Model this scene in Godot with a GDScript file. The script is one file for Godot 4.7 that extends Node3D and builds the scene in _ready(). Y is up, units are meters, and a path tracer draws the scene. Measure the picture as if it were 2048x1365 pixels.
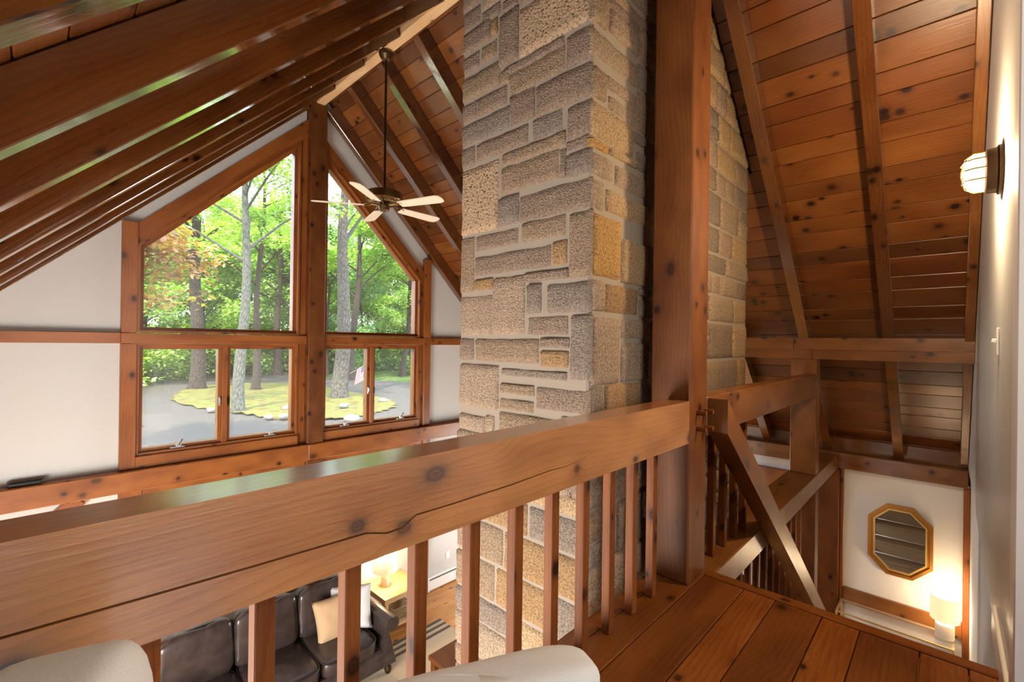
extends Node3D
# Loft of a timber-framed house: x runs along the gable wall, -z towards it, y = 0 is the ground floor, the eye is at y = 4.

const E := 4.0            # eye height above the ground floor
const LOFT := 2.73        # top of the loft floor
const S := 0.985          # pitch of both roof slopes
const SN := 0.7017
const CS := 0.7125
const CR := 9.583         # right rafters' underside: y = CR - S x
const CL := 4.558         # left rafters' underside: y = CL + S x
const GAP := 0.235        # rafters' depth, upright
const WALL_Z := 0.165     # grey loft wall
const LEFT_STONES := [[-2.272, -2.142, 6.102, 6.27, 0], [-2.268, -2.115, 5.97, 6.095, 0], [-2.091, -1.941, 5.949, 6.013, 0], [-1.914, -1.799, 5.925, 5.993, 0], [-2.265, -2.016, 5.826, 5.956, 0], [-2.003, -1.964, 5.835, 5.932, 2], [-1.936, -1.791, 5.618, 5.915, 0], [-1.779, -1.298, 5.608, 5.884, 5], [-2.262, -2.121, 5.703, 5.801, 0], [-2.096, -1.964, 5.715, 5.808, 1], [-2.268, -1.933, 5.523, 5.666, 1], [-1.894, -1.462, 5.554, 5.594, 0], [-1.853, -1.455, 5.413, 5.55, 1], [-1.914, -1.857, 5.508, 5.585, 1], [-1.445, -1.294, 5.415, 5.579, 0], [-2.265, -2.137, 5.393, 5.501, 0], [-2.125, -1.876, 5.39, 5.496, 0], [-1.847, -1.656, 5.236, 5.414, 0], [-1.643, -1.292, 5.227, 5.392, 0], [-2.272, -1.851, 5.239, 5.371, 3], [-2.12, -1.706, 5.112, 5.21, 0], [-2.267, -2.149, 5.098, 5.225, 0], [-1.672, -1.466, 5.109, 5.224, 3], [-1.431, -1.292, 5.039, 5.206, 0], [-1.9, -1.444, 5.025, 5.092, 1], [-1.441, -1.296, 4.988, 5.031, 0], [-1.911, -1.484, 4.863, 5.017, 1], [-1.475, -1.441, 4.856, 5.012, 0], [-1.434, -1.286, 4.847, 4.963, 3], [-2.258, -1.935, 4.67, 5.079, 5], [-1.924, -1.768, 4.679, 4.841, 3], [-1.761, -1.286, 4.67, 4.822, 0], [-1.745, -1.436, 4.555, 4.666, 1], [-1.408, -1.281, 4.329, 4.658, 1], [-2.266, -2.139, 4.304, 4.654, 1], [-2.126, -1.766, 4.556, 4.648, 0], [-2.131, -1.53, 4.402, 4.52, 0], [-1.521, -1.423, 4.404, 4.533, 2], [-1.718, -1.414, 4.336, 4.377, 0], [-2.131, -1.966, 4.316, 4.378, 2], [-2.26, -1.973, 4.038, 4.281, 4], [-1.96, -1.712, 4.042, 4.374, 4], [-1.69, -1.593, 4.158, 4.318, 3], [-1.548, -1.284, 4.156, 4.306, 3], [-1.687, -1.412, 4.04, 4.137, 0], [-1.392, -1.275, 3.815, 4.139, 3], [-2.253, -2.133, 3.884, 4.017, 0], [-2.115, -1.606, 3.882, 4.015, 1], [-1.598, -1.402, 3.974, 4.02, 0], [-1.593, -1.406, 3.871, 3.954, 2], [-2.254, -1.912, 3.594, 3.858, 4], [-1.888, -1.414, 3.808, 3.842, 3], [-1.895, -1.634, 3.706, 3.756, 1], [-1.897, -1.639, 3.612, 3.67, 1], [-1.617, -1.283, 3.641, 3.76, 0], [-2.252, -2.014, 3.447, 3.543, 4], [-2.012, -1.942, 3.469, 3.559, 4], [-2.269, -1.831, 3.206, 3.434, 3], [-1.819, -1.381, 3.206, 3.434, 4], [-1.779, -1.341, 5.906, 6.134, 0], [-2.099, -1.791, 6.026, 6.254, 4], [-1.899, -1.461, 3.446, 3.594, 1], [-1.779, -1.341, 6.146, 6.284, 3], [-1.449, -1.291, 3.446, 3.624, 3], [-1.369, -1.291, 3.206, 3.434, 1], [-1.329, -1.291, 5.906, 6.134, 4], [-1.329, -1.291, 6.146, 6.284, 0]]
const FRONT_STONES := [[1.894, 2.032, 5.605, 5.767, 1], [2.052, 2.355, 5.616, 5.744, 4], [2.049, 2.502, 5.81, 5.862, 1], [1.894, 2.337, 5.44, 5.566, 4], [2.346, 2.549, 5.448, 5.59, 3], [1.899, 2.02, 5.229, 5.376, 1], [2.031, 2.329, 5.324, 5.382, 4], [2.049, 2.224, 5.22, 5.281, 4], [2.239, 2.332, 5.212, 5.335, 4], [1.899, 2.298, 5.036, 5.206, 6], [1.895, 2.052, 4.98, 5.016, 7], [2.061, 2.343, 4.986, 5.016, 6], [1.907, 2.093, 4.844, 4.953, 4], [2.125, 2.45, 4.838, 4.948, 4], [2.302, 2.437, 5.134, 5.185, 3], [2.352, 2.44, 4.988, 5.086, 3], [1.903, 2.015, 4.673, 4.823, 4], [2.038, 2.558, 4.682, 4.799, 6], [1.916, 2.177, 4.339, 4.651, 7], [2.198, 2.553, 4.622, 4.638, 6], [2.201, 2.476, 4.331, 4.569, 6], [2.481, 2.561, 4.339, 4.578, 3], [1.911, 2.025, 4.162, 4.318, 4], [2.04, 2.371, 4.16, 4.309, 2], [2.389, 2.544, 4.279, 4.312, 3], [2.402, 2.56, 4.152, 4.257, 3], [1.92, 2.174, 3.787, 4.132, 4], [2.205, 2.539, 4.028, 4.133, 4], [2.209, 2.509, 3.789, 4.002, 4], [1.911, 2.029, 3.652, 3.78, 3], [2.053, 2.407, 3.631, 3.781, 2], [2.439, 2.562, 3.64, 3.741, 3], [2.351, 2.589, 5.206, 5.434, 1], [2.371, 2.589, 5.606, 5.794, 1], [2.461, 2.589, 4.966, 5.194, 3], [2.471, 2.589, 4.816, 4.954, 1], [2.521, 2.589, 3.756, 3.984, 0], [1.901, 2.029, 5.786, 5.894, 0], [2.051, 2.359, 5.756, 5.794, 0], [2.521, 2.589, 5.806, 5.894, 0], [2.551, 2.589, 3.996, 4.134, 0]]

var M := {}
var names := {}
var rng := RandomNumberGenerator.new()


# ---------------------------------------------------------------- helpers
func numbered(called: String) -> String:
	var n: int = names.get(called, 0)
	names[called] = n + 1
	return called if n == 0 else "%s_%03d" % [called, n]


func tag(o: Node3D, label := "", category := "", group := "", kind := "") -> Node3D:
	if label: o.set_meta("label", label)
	if category: o.set_meta("category", category)
	if group: o.set_meta("group", group)
	if kind: o.set_meta("kind", kind)
	return o


func base(called: String, at := Vector3.ZERO, turn := 0.0) -> Node3D:
	var o := Node3D.new()
	o.name = numbered(called)
	add_child(o)
	o.position = at
	o.rotation.y = turn
	return o


func mi(called: String, mesh: Mesh, mat: Material, parent: Node = null) -> MeshInstance3D:
	var o := MeshInstance3D.new()
	o.mesh = mesh
	o.material_override = mat
	if parent == null:
		o.name = numbered(called)
		add_child(o)
	else:
		o.name = called
		parent.add_child(o, true)
	return o


func tool() -> SurfaceTool:
	var st := SurfaceTool.new()
	st.begin(Mesh.PRIMITIVE_TRIANGLES)
	return st


func vert(st: SurfaceTool, p: Vector3, n: Vector3, uv: Vector2) -> void:
	st.set_normal(n)
	st.set_uv(uv)
	st.add_vertex(p)


func tri(st: SurfaceTool, a: Vector3, b: Vector3, c: Vector3, n: Vector3, ua: Vector2, ub: Vector2, uc: Vector2) -> void:
	if (b - a).cross(c - a).dot(n) > 0.0:
		vert(st, a, n, ua); vert(st, c, n, uc); vert(st, b, n, ub)
	else:
		vert(st, a, n, ua); vert(st, b, n, ub); vert(st, c, n, uc)


func wood_uv(p: Vector3, n: Vector3, la: int, off: Vector2) -> Vector2:
	var d := n.abs().max_axis_index()
	var ax := [0, 1, 2]
	ax.erase(la)
	if d == la:
		return Vector2(p[ax[0]] / 2.4, p[ax[1]] / 0.6) + off
	ax.erase(d)
	return Vector2(p[la] / 2.4, p[ax[0]] / 0.6 + d * 0.37) + off


# a chamfered box about its middle; wood runs along axis la
func cbox(st: SurfaceTool, size: Vector3, bev: float, la := 0, off := Vector2.ZERO, at := Vector3.ZERO, basis := Basis()) -> void:
	var h := size / 2.0
	bev = minf(bev, minf(h.x, minf(h.y, h.z)) * 0.9)
	var put := func(ps: Array, n: Vector3) -> void:
		var us := []
		var qs := []
		for p in ps:
			us.append(wood_uv(p, n, la, off))
			qs.append(at + basis * p)
		var nn: Vector3 = (basis * n).normalized()
		tri(st, qs[0], qs[1], qs[2], nn, us[0], us[1], us[2])
		if qs.size() == 4:
			tri(st, qs[0], qs[2], qs[3], nn, us[0], us[2], us[3])
	for a in 3:
		var b := (a + 1) % 3
		var c := (a + 2) % 3
		for s in [-1.0, 1.0]:
			var ps := []
			for k in [[-1, -1], [1, -1], [1, 1], [-1, 1]]:
				var p := Vector3.ZERO
				p[a] = s * h[a]; p[b] = k[0] * (h[b] - bev); p[c] = k[1] * (h[c] - bev)
				ps.append(p)
			var n := Vector3.ZERO
			n[a] = s
			put.call(ps, n)
			if bev <= 0.0: continue
			for t in [-1.0, 1.0]:      # chamfer between the faces across a and b
				var es := []
				for k in [[0, -1], [0, 1], [1, 1], [1, -1]]:
					var p := Vector3.ZERO
					p[a] = s * (h[a] - (bev if k[0] == 1 else 0.0)); p[b] = t * (h[b] - (0.0 if k[0] == 1 else bev)); p[c] = k[1] * (h[c] - bev)
					es.append(p)
				var m := Vector3.ZERO
				m[a] = s * 1.01; m[b] = t
				put.call(es, m)
	if bev > 0.0:
		for sx in [-1.0, 1.0]:
			for sy in [-1.0, 1.0]:
				for sz in [-1.0, 1.0]:
					var k := Vector3(sx, sy, sz)
					put.call([k * (h - Vector3(0, bev, bev)), k * (h - Vector3(bev, 0, bev)), k * (h - Vector3(bev, bev, 0))], k * Vector3(1.02, 1.01, 1.0))


func box(called: String, lo: Vector3, hi: Vector3, mat: Material, parent: Node = null, la := -1, bev := 0.004) -> MeshInstance3D:
	var size := (hi - lo).abs()
	if la < 0: la = size.max_axis_index()
	var st := tool()
	cbox(st, size, bev, la, Vector2(rng.randf(), rng.randf()))
	var o := mi(called, st.commit(), mat, parent)
	o.position = (lo + hi) / 2.0
	return o


# a timber from a to b, w across and h along up
func beam(called: String, a: Vector3, b: Vector3, w: float, h: float, mat: Material, parent: Node = null, up := Vector3.UP, bev := 0.006) -> MeshInstance3D:
	var x := (b - a).normalized()
	var z := x.cross(up).normalized()
	var y := z.cross(x).normalized()
	var st := tool()
	cbox(st, Vector3(a.distance_to(b), h, w), bev, 0, Vector2(rng.randf(), rng.randf()))
	var o := mi(called, st.commit(), mat, parent)
	o.transform = Transform3D(Basis(x, y, z), (a + b) / 2.0)
	return o


# a polygon in x and y, thick from z0 to z1
func prism(poly: PackedVector2Array, z0: float, z1: float, along := Vector2(1, 0), off := Vector2(-1, -1)) -> ArrayMesh:
	var st := tool()
	if off.x < 0.0: off = Vector2(rng.randf(), rng.randf())
	var across := Vector2(-along.y, along.x)
	var ids := Geometry2D.triangulate_polygon(poly)
	var zs := [minf(z0, z1), maxf(z0, z1)]
	for k in 2:
		var n := Vector3(0, 0, 1 if k == 1 else -1)
		for t in range(0, ids.size(), 3):
			var q := []
			for j in 3: q.append(poly[ids[t + j]])
			var us := []
			for p in q: us.append(Vector2(p.dot(along) / 2.4, p.dot(across) / 0.6) + off)
			tri(st, Vector3(q[0].x, q[0].y, zs[k]), Vector3(q[1].x, q[1].y, zs[k]), Vector3(q[2].x, q[2].y, zs[k]), n, us[0], us[1], us[2])
	var run := 0.0
	for i in poly.size():
		var p: Vector2 = poly[i]
		var q: Vector2 = poly[(i + 1) % poly.size()]
		var d := (q - p).normalized()
		var n2 := Vector2(d.y, -d.x)
		if Geometry2D.is_point_in_polygon((p + q) / 2.0 + n2 * 0.0005, poly): n2 = -n2
		var n := Vector3(n2.x, n2.y, 0)
		var u0 := Vector2(p.dot(along) / 2.4, zs[0] / 0.6) + off
		var u1 := Vector2(q.dot(along) / 2.4, zs[0] / 0.6) + off
		var dv := Vector2(0, (zs[1] - zs[0]) / 0.6)
		if along == Vector2.ZERO:      # the grain runs along z
			u0 = Vector2(zs[0] / 2.4, run / 0.6) + off
			run += p.distance_to(q)
			u1 = Vector2(zs[0] / 2.4, run / 0.6) + off
			dv = Vector2((zs[1] - zs[0]) / 2.4, 0)
		tri(st, Vector3(p.x, p.y, zs[0]), Vector3(q.x, q.y, zs[0]), Vector3(q.x, q.y, zs[1]), n, u0, u1, u1 + dv)
		tri(st, Vector3(p.x, p.y, zs[0]), Vector3(q.x, q.y, zs[1]), Vector3(p.x, p.y, zs[1]), n, u0, u1 + dv, u0 + dv)
	return st.commit()


func inset(poly: PackedVector2Array, d: float) -> PackedVector2Array:
	var out := Geometry2D.offset_polygon(poly, -d, Geometry2D.JOIN_MITER)
	var got: PackedVector2Array = out[0]
	var sorted := PackedVector2Array()      # the same order of corners as poly
	for p in poly:
		var best := got[0]
		for q in got:
			if q.distance_to(p) < best.distance_to(p): best = q
		sorted.append(best)
	return sorted


# the four (or five) bars of a frame round a polygon, each its own part
func ring(called: String, poly: PackedVector2Array, d: float, z0: float, z1: float, mat: Material, parent: Node) -> PackedVector2Array:
	var inner := inset(poly, d)
	for i in poly.size():
		var j := (i + 1) % poly.size()
		mi(called, prism(PackedVector2Array([poly[i], poly[j], inner[j], inner[i]]), z0, z1, (poly[j] - poly[i]).normalized()), mat, parent)
	return inner


func lathe(profile: Array, seg := 24, smooth := true) -> ArrayMesh:
	var st := tool()
	for i in profile.size() - 1:
		var a: Vector2 = profile[i]
		var b: Vector2 = profile[i + 1]
		var d := (b - a).normalized()
		var n2 := Vector2(d.y, -d.x)
		for k in seg:
			var t0 := TAU * k / seg
			var t1 := TAU * (k + 1) / seg
			var p := func(v: Vector2, t: float) -> Vector3: return Vector3(cos(t) * v.x, v.y, sin(t) * v.x)
			var q := [p.call(a, t0), p.call(a, t1), p.call(b, t1), p.call(b, t0)]
			var n0 := Vector3(cos(t0) * n2.x, n2.y, sin(t0) * n2.x)
			var n1 := Vector3(cos(t1) * n2.x, n2.y, sin(t1) * n2.x)
			var ns := [n0, n1, n1, n0]
			var uv := [Vector2(float(k) / seg, a.y), Vector2(float(k + 1) / seg, a.y), Vector2(float(k + 1) / seg, b.y), Vector2(float(k) / seg, b.y)]
			for tr in [[0, 1, 2], [0, 2, 3]]:
				var order: Array = tr
				if (q[tr[1]] - q[tr[0]]).cross(q[tr[2]] - q[tr[0]]).dot(ns[tr[0]] + ns[tr[1]]) > 0.0: order = [tr[0], tr[2], tr[1]]
				for j in order: vert(st, q[j], ns[j], uv[j])
	return st.commit()


func tube_into(st: SurfaceTool, path: Array, radii: Array, seg := 8, caps := true, vscale := 1.0) -> void:
	var rings := []
	var norms := []
	var side := Vector3.ZERO
	var along := 0.0
	var vs := []
	for i in path.size():
		var d: Vector3 = (path[mini(i + 1, path.size() - 1)] - path[maxi(i - 1, 0)]).normalized()
		if i == 0:
			side = d.cross(Vector3.UP if absf(d.y) < 0.9 else Vector3.RIGHT).normalized()
		else:
			along += path[i].distance_to(path[i - 1])
			side = (side - d * side.dot(d)).normalized()
		var up := side.cross(d).normalized()
		var r := []
		var ns := []
		for k in seg + 1:
			var t := TAU * k / seg
			var n := side * cos(t) + up * sin(t)
			ns.append(n)
			r.append(path[i] + n * radii[i])
		rings.append(r); norms.append(ns); vs.append(along * vscale)
	for i in path.size() - 1:
		for k in seg:
			var q := [rings[i][k], rings[i][k + 1], rings[i + 1][k + 1], rings[i + 1][k]]
			var ns := [norms[i][k], norms[i][k + 1], norms[i + 1][k + 1], norms[i + 1][k]]
			var uv := [Vector2(float(k) / seg, vs[i]), Vector2(float(k + 1) / seg, vs[i]), Vector2(float(k + 1) / seg, vs[i + 1]), Vector2(float(k) / seg, vs[i + 1])]
			for tr in [[0, 1, 2], [0, 2, 3]]:
				var order: Array = tr
				if (q[tr[1]] - q[tr[0]]).cross(q[tr[2]] - q[tr[0]]).dot(ns[tr[0]] + ns[tr[1]] + ns[tr[2]]) > 0.0: order = [tr[0], tr[2], tr[1]]
				for j in order: vert(st, q[j], ns[j], uv[j])
	if caps:
		for e in [0, path.size() - 1]:
			var d: Vector3 = (path[1] - path[0]).normalized() * -1.0 if e == 0 else (path[e] - path[e - 1]).normalized()
			for k in seg: tri(st, path[e], rings[e][k], rings[e][k + 1], d, Vector2(0.5, 0.5), Vector2(0, 0), Vector2(1, 0))


func tube(path: Array, radii: Array, seg := 8, caps := true, vscale := 1.0) -> ArrayMesh:
	var st := tool()
	tube_into(st, path, radii, seg, caps, vscale)
	return st.commit()


# a stuffed block: a rounded box with exponent e, wrinkled by a noise
func cushion(size: Vector3, e: float, wrinkle := 0.0, n := 20, crown := 0.0, noise: FastNoiseLite = null) -> ArrayMesh:
	var grid := []
	for i in n + 1:
		var row := []
		var th := -PI / 2 + PI * i / n
		for k in 2 * n + 1:
			var ph := TAU * k / (2 * n)
			var f := func(x: float) -> float: return signf(x) * pow(absf(x), e)
			var p := Vector3(f.call(cos(th)) * f.call(cos(ph)), f.call(sin(th)), f.call(cos(th)) * f.call(sin(ph)))
			var c := 1.0 + crown * (1.0 - p.x * p.x) * (1.0 - p.z * p.z) - crown * 0.5
			p = Vector3(p.x * size.x / 2, p.y * size.y / 2 * c, p.z * size.z / 2)
			if noise: p += p.normalized() * noise.get_noise_3dv(p + Vector3(size.x * 7, 0, 0)) * wrinkle
			row.append(p)
		row[2 * n] = row[0]
		grid.append(row)
	var st := tool()
	st.set_smooth_group(0)
	for i in n:
		for k in 2 * n:
			var q := [grid[i][k], grid[i][k + 1], grid[i + 1][k + 1], grid[i + 1][k]]
			var uv := [Vector2(k, i) / n, Vector2(k + 1, i) / n, Vector2(k + 1, i + 1) / n, Vector2(k, i + 1) / n]
			for j in [0, 2, 1, 0, 3, 2]:
				st.set_uv(uv[j])
				st.add_vertex(q[j])
	st.index()
	st.generate_normals()
	var got := st.commit()
	return outward(got)


# a square pillow with a seam and drawn-out corners
func pillow(w: float, t: float, noise: FastNoiseLite) -> ArrayMesh:
	var n := 16
	var st := tool()
	st.set_smooth_group(0)
	for side in [1.0, -1.0]:
		var at := func(i: int, j: int) -> Vector3:
			var u := 2.0 * i / n - 1.0
			var v := 2.0 * j / n - 1.0
			var full := pow(maxf(0.0, (1.0 - u * u * u * u) * (1.0 - v * v * v * v)), 0.55)
			var p := Vector3(u * w / 2 * (1.0 - 0.07 * (1.0 - v * v)), v * w / 2 * (1.0 - 0.07 * (1.0 - u * u)), side * full * t / 2)
			return p + Vector3(0, 0, side * noise.get_noise_3dv(p * 2.0) * 0.02 * full)
		for i in n:
			for j in n:
				var q := [[0, 0], [1, 0], [1, 1], [0, 0], [1, 1], [0, 1]]
				if side > 0.0: q = [[0, 0], [1, 1], [1, 0], [0, 0], [0, 1], [1, 1]]
				for k in q:
					st.set_uv(Vector2(i + k[0], j + k[1]) / n)
					st.add_vertex(at.call(i + k[0], j + k[1]))
	st.index()
	st.generate_normals()
	return outward(st.commit())


# turn a closed mesh's faces and normals outwards
func outward(m: ArrayMesh) -> ArrayMesh:
	var a := m.surface_get_arrays(0)
	var v: PackedVector3Array = a[Mesh.ARRAY_VERTEX]
	var nn: PackedVector3Array = a[Mesh.ARRAY_NORMAL]
	var mid := Vector3.ZERO
	for p in v: mid += p / v.size()
	var s := 0.0
	for i in v.size(): s += (v[i] - mid).dot(nn[i])
	if s >= 0.0: return m
	for i in nn.size(): nn[i] = -nn[i]
	var ix: PackedInt32Array = a[Mesh.ARRAY_INDEX]
	for i in range(0, ix.size(), 3):
		var t := ix[i + 1]
		ix[i + 1] = ix[i + 2]
		ix[i + 2] = t
	a[Mesh.ARRAY_NORMAL] = nn
	a[Mesh.ARRAY_INDEX] = ix
	var out := ArrayMesh.new()
	out.add_surface_from_arrays(Mesh.PRIMITIVE_TRIANGLES, a)
	return out


# ---------------------------------------------------------------- textures and materials
func noise_bytes(seed_: int, w: int, h: int, freq: float, octaves: int, to_w: int, to_h: int, type := FastNoiseLite.TYPE_SIMPLEX_SMOOTH) -> PackedByteArray:
	var f := FastNoiseLite.new()
	f.seed = seed_
	f.noise_type = type
	f.frequency = freq
	f.fractal_octaves = octaves
	var im := f.get_seamless_image(w, h)
	im.convert(Image.FORMAT_L8)
	if w != to_w or h != to_h: im.resize(to_w, to_h, Image.INTERPOLATE_CUBIC)
	return im.get_data()


# stained pine 2.4 m by 0.6 m, the grain along u: growth rings, streaks, knots
func wood_images(seed_: int, w: int, h: int, knots: int, light: Color, dark: Color) -> Array:
	var r := RandomNumberGenerator.new()
	r.seed = seed_
	var streak := noise_bytes(seed_, w / 16, h, 0.12, 3, w, h)
	var warp := noise_bytes(seed_ + 1, w / 32, h / 8, 0.022, 2, w, h)
	var fine := noise_bytes(seed_ + 2, w / 8, h, 0.45, 1, w, h)
	var patch := noise_bytes(seed_ + 3, w / 16, h / 8, 0.04, 2, w, h)
	var kw := PackedFloat32Array(); kw.resize(w * h)
	var kd := PackedFloat32Array(); kd.resize(w * h)
	for k in knots:
		var cx := r.randi() % w
		var cy := r.randi() % h
		var rad: float = h * r.randf_range(0.014, 0.046)
		var dark_k := r.randf_range(0.6, 1.0)
		var sx := r.randf_range(1.0, 1.7) * w / 4.0 / h
		var reach := int(rad * 3.4)
		for dy in range(-reach, reach + 1):
			var yy := posmod(cy + dy, h) * w
			for dx in range(int(-reach * sx * 1.6), int(reach * sx * 1.6) + 1):
				var d := sqrt(dx * dx / (sx * sx) + dy * dy) / rad
				if d > 3.4: continue
				var at := yy + posmod(cx + dx, w)
				kw[at] += signf(dy) * exp(-d * 0.9) * 1.1
				kd[at] = maxf(kd[at], dark_k * ((0.85 + 0.15 * sin(d * 14.0)) if d < 0.75 else 0.62 * exp(-(d - 0.75) * 1.9)))
	var rgb := PackedByteArray(); rgb.resize(w * h * 3)
	var bump := PackedByteArray(); bump.resize(w * h)
	var rows := 26.0
	var i := 0
	for y in h:
		var v := float(y) / h * rows
		for x in w:
			var t := v + warp[i] * 0.014 + kw[i] * 1.6
			t -= floorf(t)
			var ring_ := t * t * t
			var s := (streak[i] - 128) * 0.0032 + (fine[i] - 128) * 0.0014
			var p := (patch[i] - 128) * 0.0024
			var k := kd[i]
			var m := clampf(0.30 * ring_ + 0.30 + s * 1.25 + p * 1.3, 0.0, 1.0)
			var f := (1.0 - 0.8 * k) * (1.0 + s * 0.35)
			var j := i * 3
			rgb[j] = clampi(int(255.0 * (light.r + (dark.r - light.r) * m) * f), 0, 255)
			rgb[j + 1] = clampi(int(255.0 * (light.g + (dark.g - light.g) * m) * f * (1.0 - 0.1 * k)), 0, 255)
			rgb[j + 2] = clampi(int(255.0 * (light.b + (dark.b - light.b) * m) * f), 0, 255)
			bump[i] = clampi(int(150.0 + 200.0 * s - 45.0 * ring_ - 40.0 * k), 0, 255)
			i += 1
	return [ImageTexture.create_from_image(Image.create_from_data(w, h, false, Image.FORMAT_RGB8, rgb)), ImageTexture.create_from_image(Image.create_from_data(w, h, false, Image.FORMAT_L8, bump))]


func noise_tex(seed_: int, size: int, freq: float, octaves: int, lo: Color, hi: Color, type := FastNoiseLite.TYPE_SIMPLEX_SMOOTH, mid := Color(0, 0, 0, 0)) -> NoiseTexture2D:
	var f := FastNoiseLite.new()
	f.seed = seed_
	f.noise_type = type
	f.frequency = freq
	f.fractal_octaves = octaves
	var t := NoiseTexture2D.new()
	t.noise = f
	t.width = size
	t.height = size
	t.seamless = true
	var g := Gradient.new()
	g.set_color(0, lo)
	g.set_color(1, hi)
	if mid.a > 0.0: g.add_point(0.5, mid)
	t.color_ramp = g
	return t


func mat(color: Color, rough := 0.6, metal := 0.0) -> StandardMaterial3D:
	var m := StandardMaterial3D.new()
	m.albedo_color = color
	m.roughness = rough
	m.metallic = metal
	return m


func wood(tex: Array, color: Color, rough: float, relief := 0.05) -> StandardMaterial3D:
	var m := mat(color, rough)
	m.albedo_texture = tex[0]
	m.heightmap_enabled = true
	m.heightmap_texture = tex[1]
	m.heightmap_scale = relief
	return m


func planar(m: StandardMaterial3D, scale: float) -> StandardMaterial3D:
	m.uv1_triplanar = true
	m.uv1_world_triplanar = true
	m.uv1_scale = Vector3.ONE * scale
	return m


func make_materials() -> void:
	var wa := wood_images(11, 2048, 512, 13, Color(0.70, 0.47, 0.25), Color(0.50, 0.295, 0.14))
	var wb := wood_images(23, 1024, 256, 14, Color(0.70, 0.46, 0.235), Color(0.49, 0.285, 0.13))
	var wc := wood_images(37, 1024, 256, 10, Color(0.84, 0.66, 0.42), Color(0.68, 0.47, 0.26))
	var wd := wood_images(41, 1024, 256, 6, Color(0.92, 0.80, 0.62), Color(0.80, 0.64, 0.45))
	M.rail = wood(wa, Color(1, 1, 1), 0.36)
	M.timber = wood(wa, Color(0.76, 0.74, 0.7), 0.33)
	M.rafter = wood(wb, Color(0.59, 0.545, 0.5), 0.13)  # even tone, darker than most boards
	M.post = wood(wa, Color(0.62, 0.56, 0.5), 0.52)
	M.post.metallic_specular = 0.35
	M.baluster = wood(wb, Color(0.72, 0.64, 0.57), 0.55)
	M.baluster.metallic_specular = 0.3
	M.plank = [wood(wb, Color(0.69, 0.66, 0.62), 0.34), wood(wb, Color(0.78, 0.755, 0.72), 0.3), wood(wb, Color(0.60, 0.565, 0.52), 0.36), wood(wb, Color(0.71, 0.645, 0.58), 0.33)]
	M.lit_beam = wood(wd, Color(1.0, 0.98, 0.95), 0.25)  # pale wood paints in the light from below on the ridge beam
	for m in [M.rafter, M.rail, M.lit_beam]:      # varnish
		m.metallic_specular = 0.7
		m.clearcoat_enabled = true
		m.clearcoat = 1.0
		m.clearcoat_roughness = 0.1 if m == M.rafter else 0.16
	M.window_wood = wood(wb, Color(0.86, 0.79, 0.73), 0.35)
	M.girt = wood(wa, Color(0.86, 0.79, 0.72), 0.28)
	M.floor = [wood(wb, Color(0.74, 0.68, 0.6), 0.24), wood(wb, Color(0.66, 0.59, 0.52), 0.28), wood(wb, Color(0.80, 0.74, 0.66), 0.22)]
	M.oak = [wood(wc, Color(1.0, 0.94, 0.84), 0.35), wood(wc, Color(0.92, 0.85, 0.74), 0.38)]
	M.table = wood(wd, Color(0.95, 0.93, 0.9), 0.4)
	var stone_tex := noise_tex(5, 512, 0.03, 7, Color(0.64, 0.61, 0.59), Color(1, 1, 1), FastNoiseLite.TYPE_SIMPLEX, Color(0.88, 0.87, 0.86))
	var stone_bump := noise_tex(6, 512, 0.045, 4, Color.BLACK, Color.WHITE, FastNoiseLite.TYPE_SIMPLEX)
	var tones := [Color(0.565, 0.495, 0.435), Color(0.60, 0.52, 0.435), Color(0.63, 0.515, 0.375), Color(0.55, 0.50, 0.455), Color(0.65, 0.575, 0.495), Color(0.64, 0.555, 0.46), Color(0.71, 0.61, 0.475), Color(0.72, 0.57, 0.36)]
	M.stone = []
	for c in tones:
		var m := planar(mat(c, 0.92), 3.0)
		m.albedo_texture = stone_tex
		m.heightmap_enabled = true
		m.heightmap_texture = stone_bump
		m.heightmap_scale = 0.8
		m.metallic_specular = 0.3
		M.stone.append(m)
	var pit := noise_tex(8, 512, 0.032, 2, Color(0.3, 0.25, 0.2), Color(1, 1, 1), FastNoiseLite.TYPE_SIMPLEX)
	pit.color_ramp.add_point(0.17, Color(0.45, 0.4, 0.35))
	pit.color_ramp.add_point(0.23, Color(0.95, 0.93, 0.9))
	M.stone[5].albedo_texture = pit
	M.stone[5].uv1_scale = Vector3.ONE * 2.0
	M.mortar = mat(Color(0.53, 0.485, 0.43), 0.95)
	M.drywall = mat(Color(0.85, 0.845, 0.83), 0.85)
	M.gable_wall = mat(Color(0.76, 0.755, 0.74), 0.85)
	M.grey_wall = mat(Color(0.80, 0.81, 0.80), 0.32)
	M.carpet = planar(mat(Color(0.68, 0.59, 0.49), 1.0), 4.0)
	M.carpet.albedo_texture = noise_tex(20, 256, 0.2, 3, Color(0.6, 0.58, 0.55), Color(1, 1, 1))
	M.white_trim = mat(Color(0.9, 0.9, 0.885), 0.4)
	M.roof = mat(Color(0.2, 0.18, 0.17), 0.9)
	M.glass = mat(Color(1, 1, 1, 0.04), 0.02)
	M.glass.transparency = BaseMaterial3D.TRANSPARENCY_ALPHA
	M.brass = mat(Color(0.47, 0.38, 0.26), 0.3, 0.9)
	M.bronze = mat(Color(0.30, 0.23, 0.17), 0.35, 0.85)
	M.black = mat(Color(0.05, 0.05, 0.05), 0.5)
	M.metal = mat(Color(0.75, 0.75, 0.74), 0.35, 0.8)
	M.blade = mat(Color(0.9, 0.84, 0.76), 0.4)
	M.gilt = mat(Color(0.72, 0.5, 0.22), 0.35, 0.75)
	M.gold = mat(Color(0.9, 0.78, 0.52), 0.3, 0.7)
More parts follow.
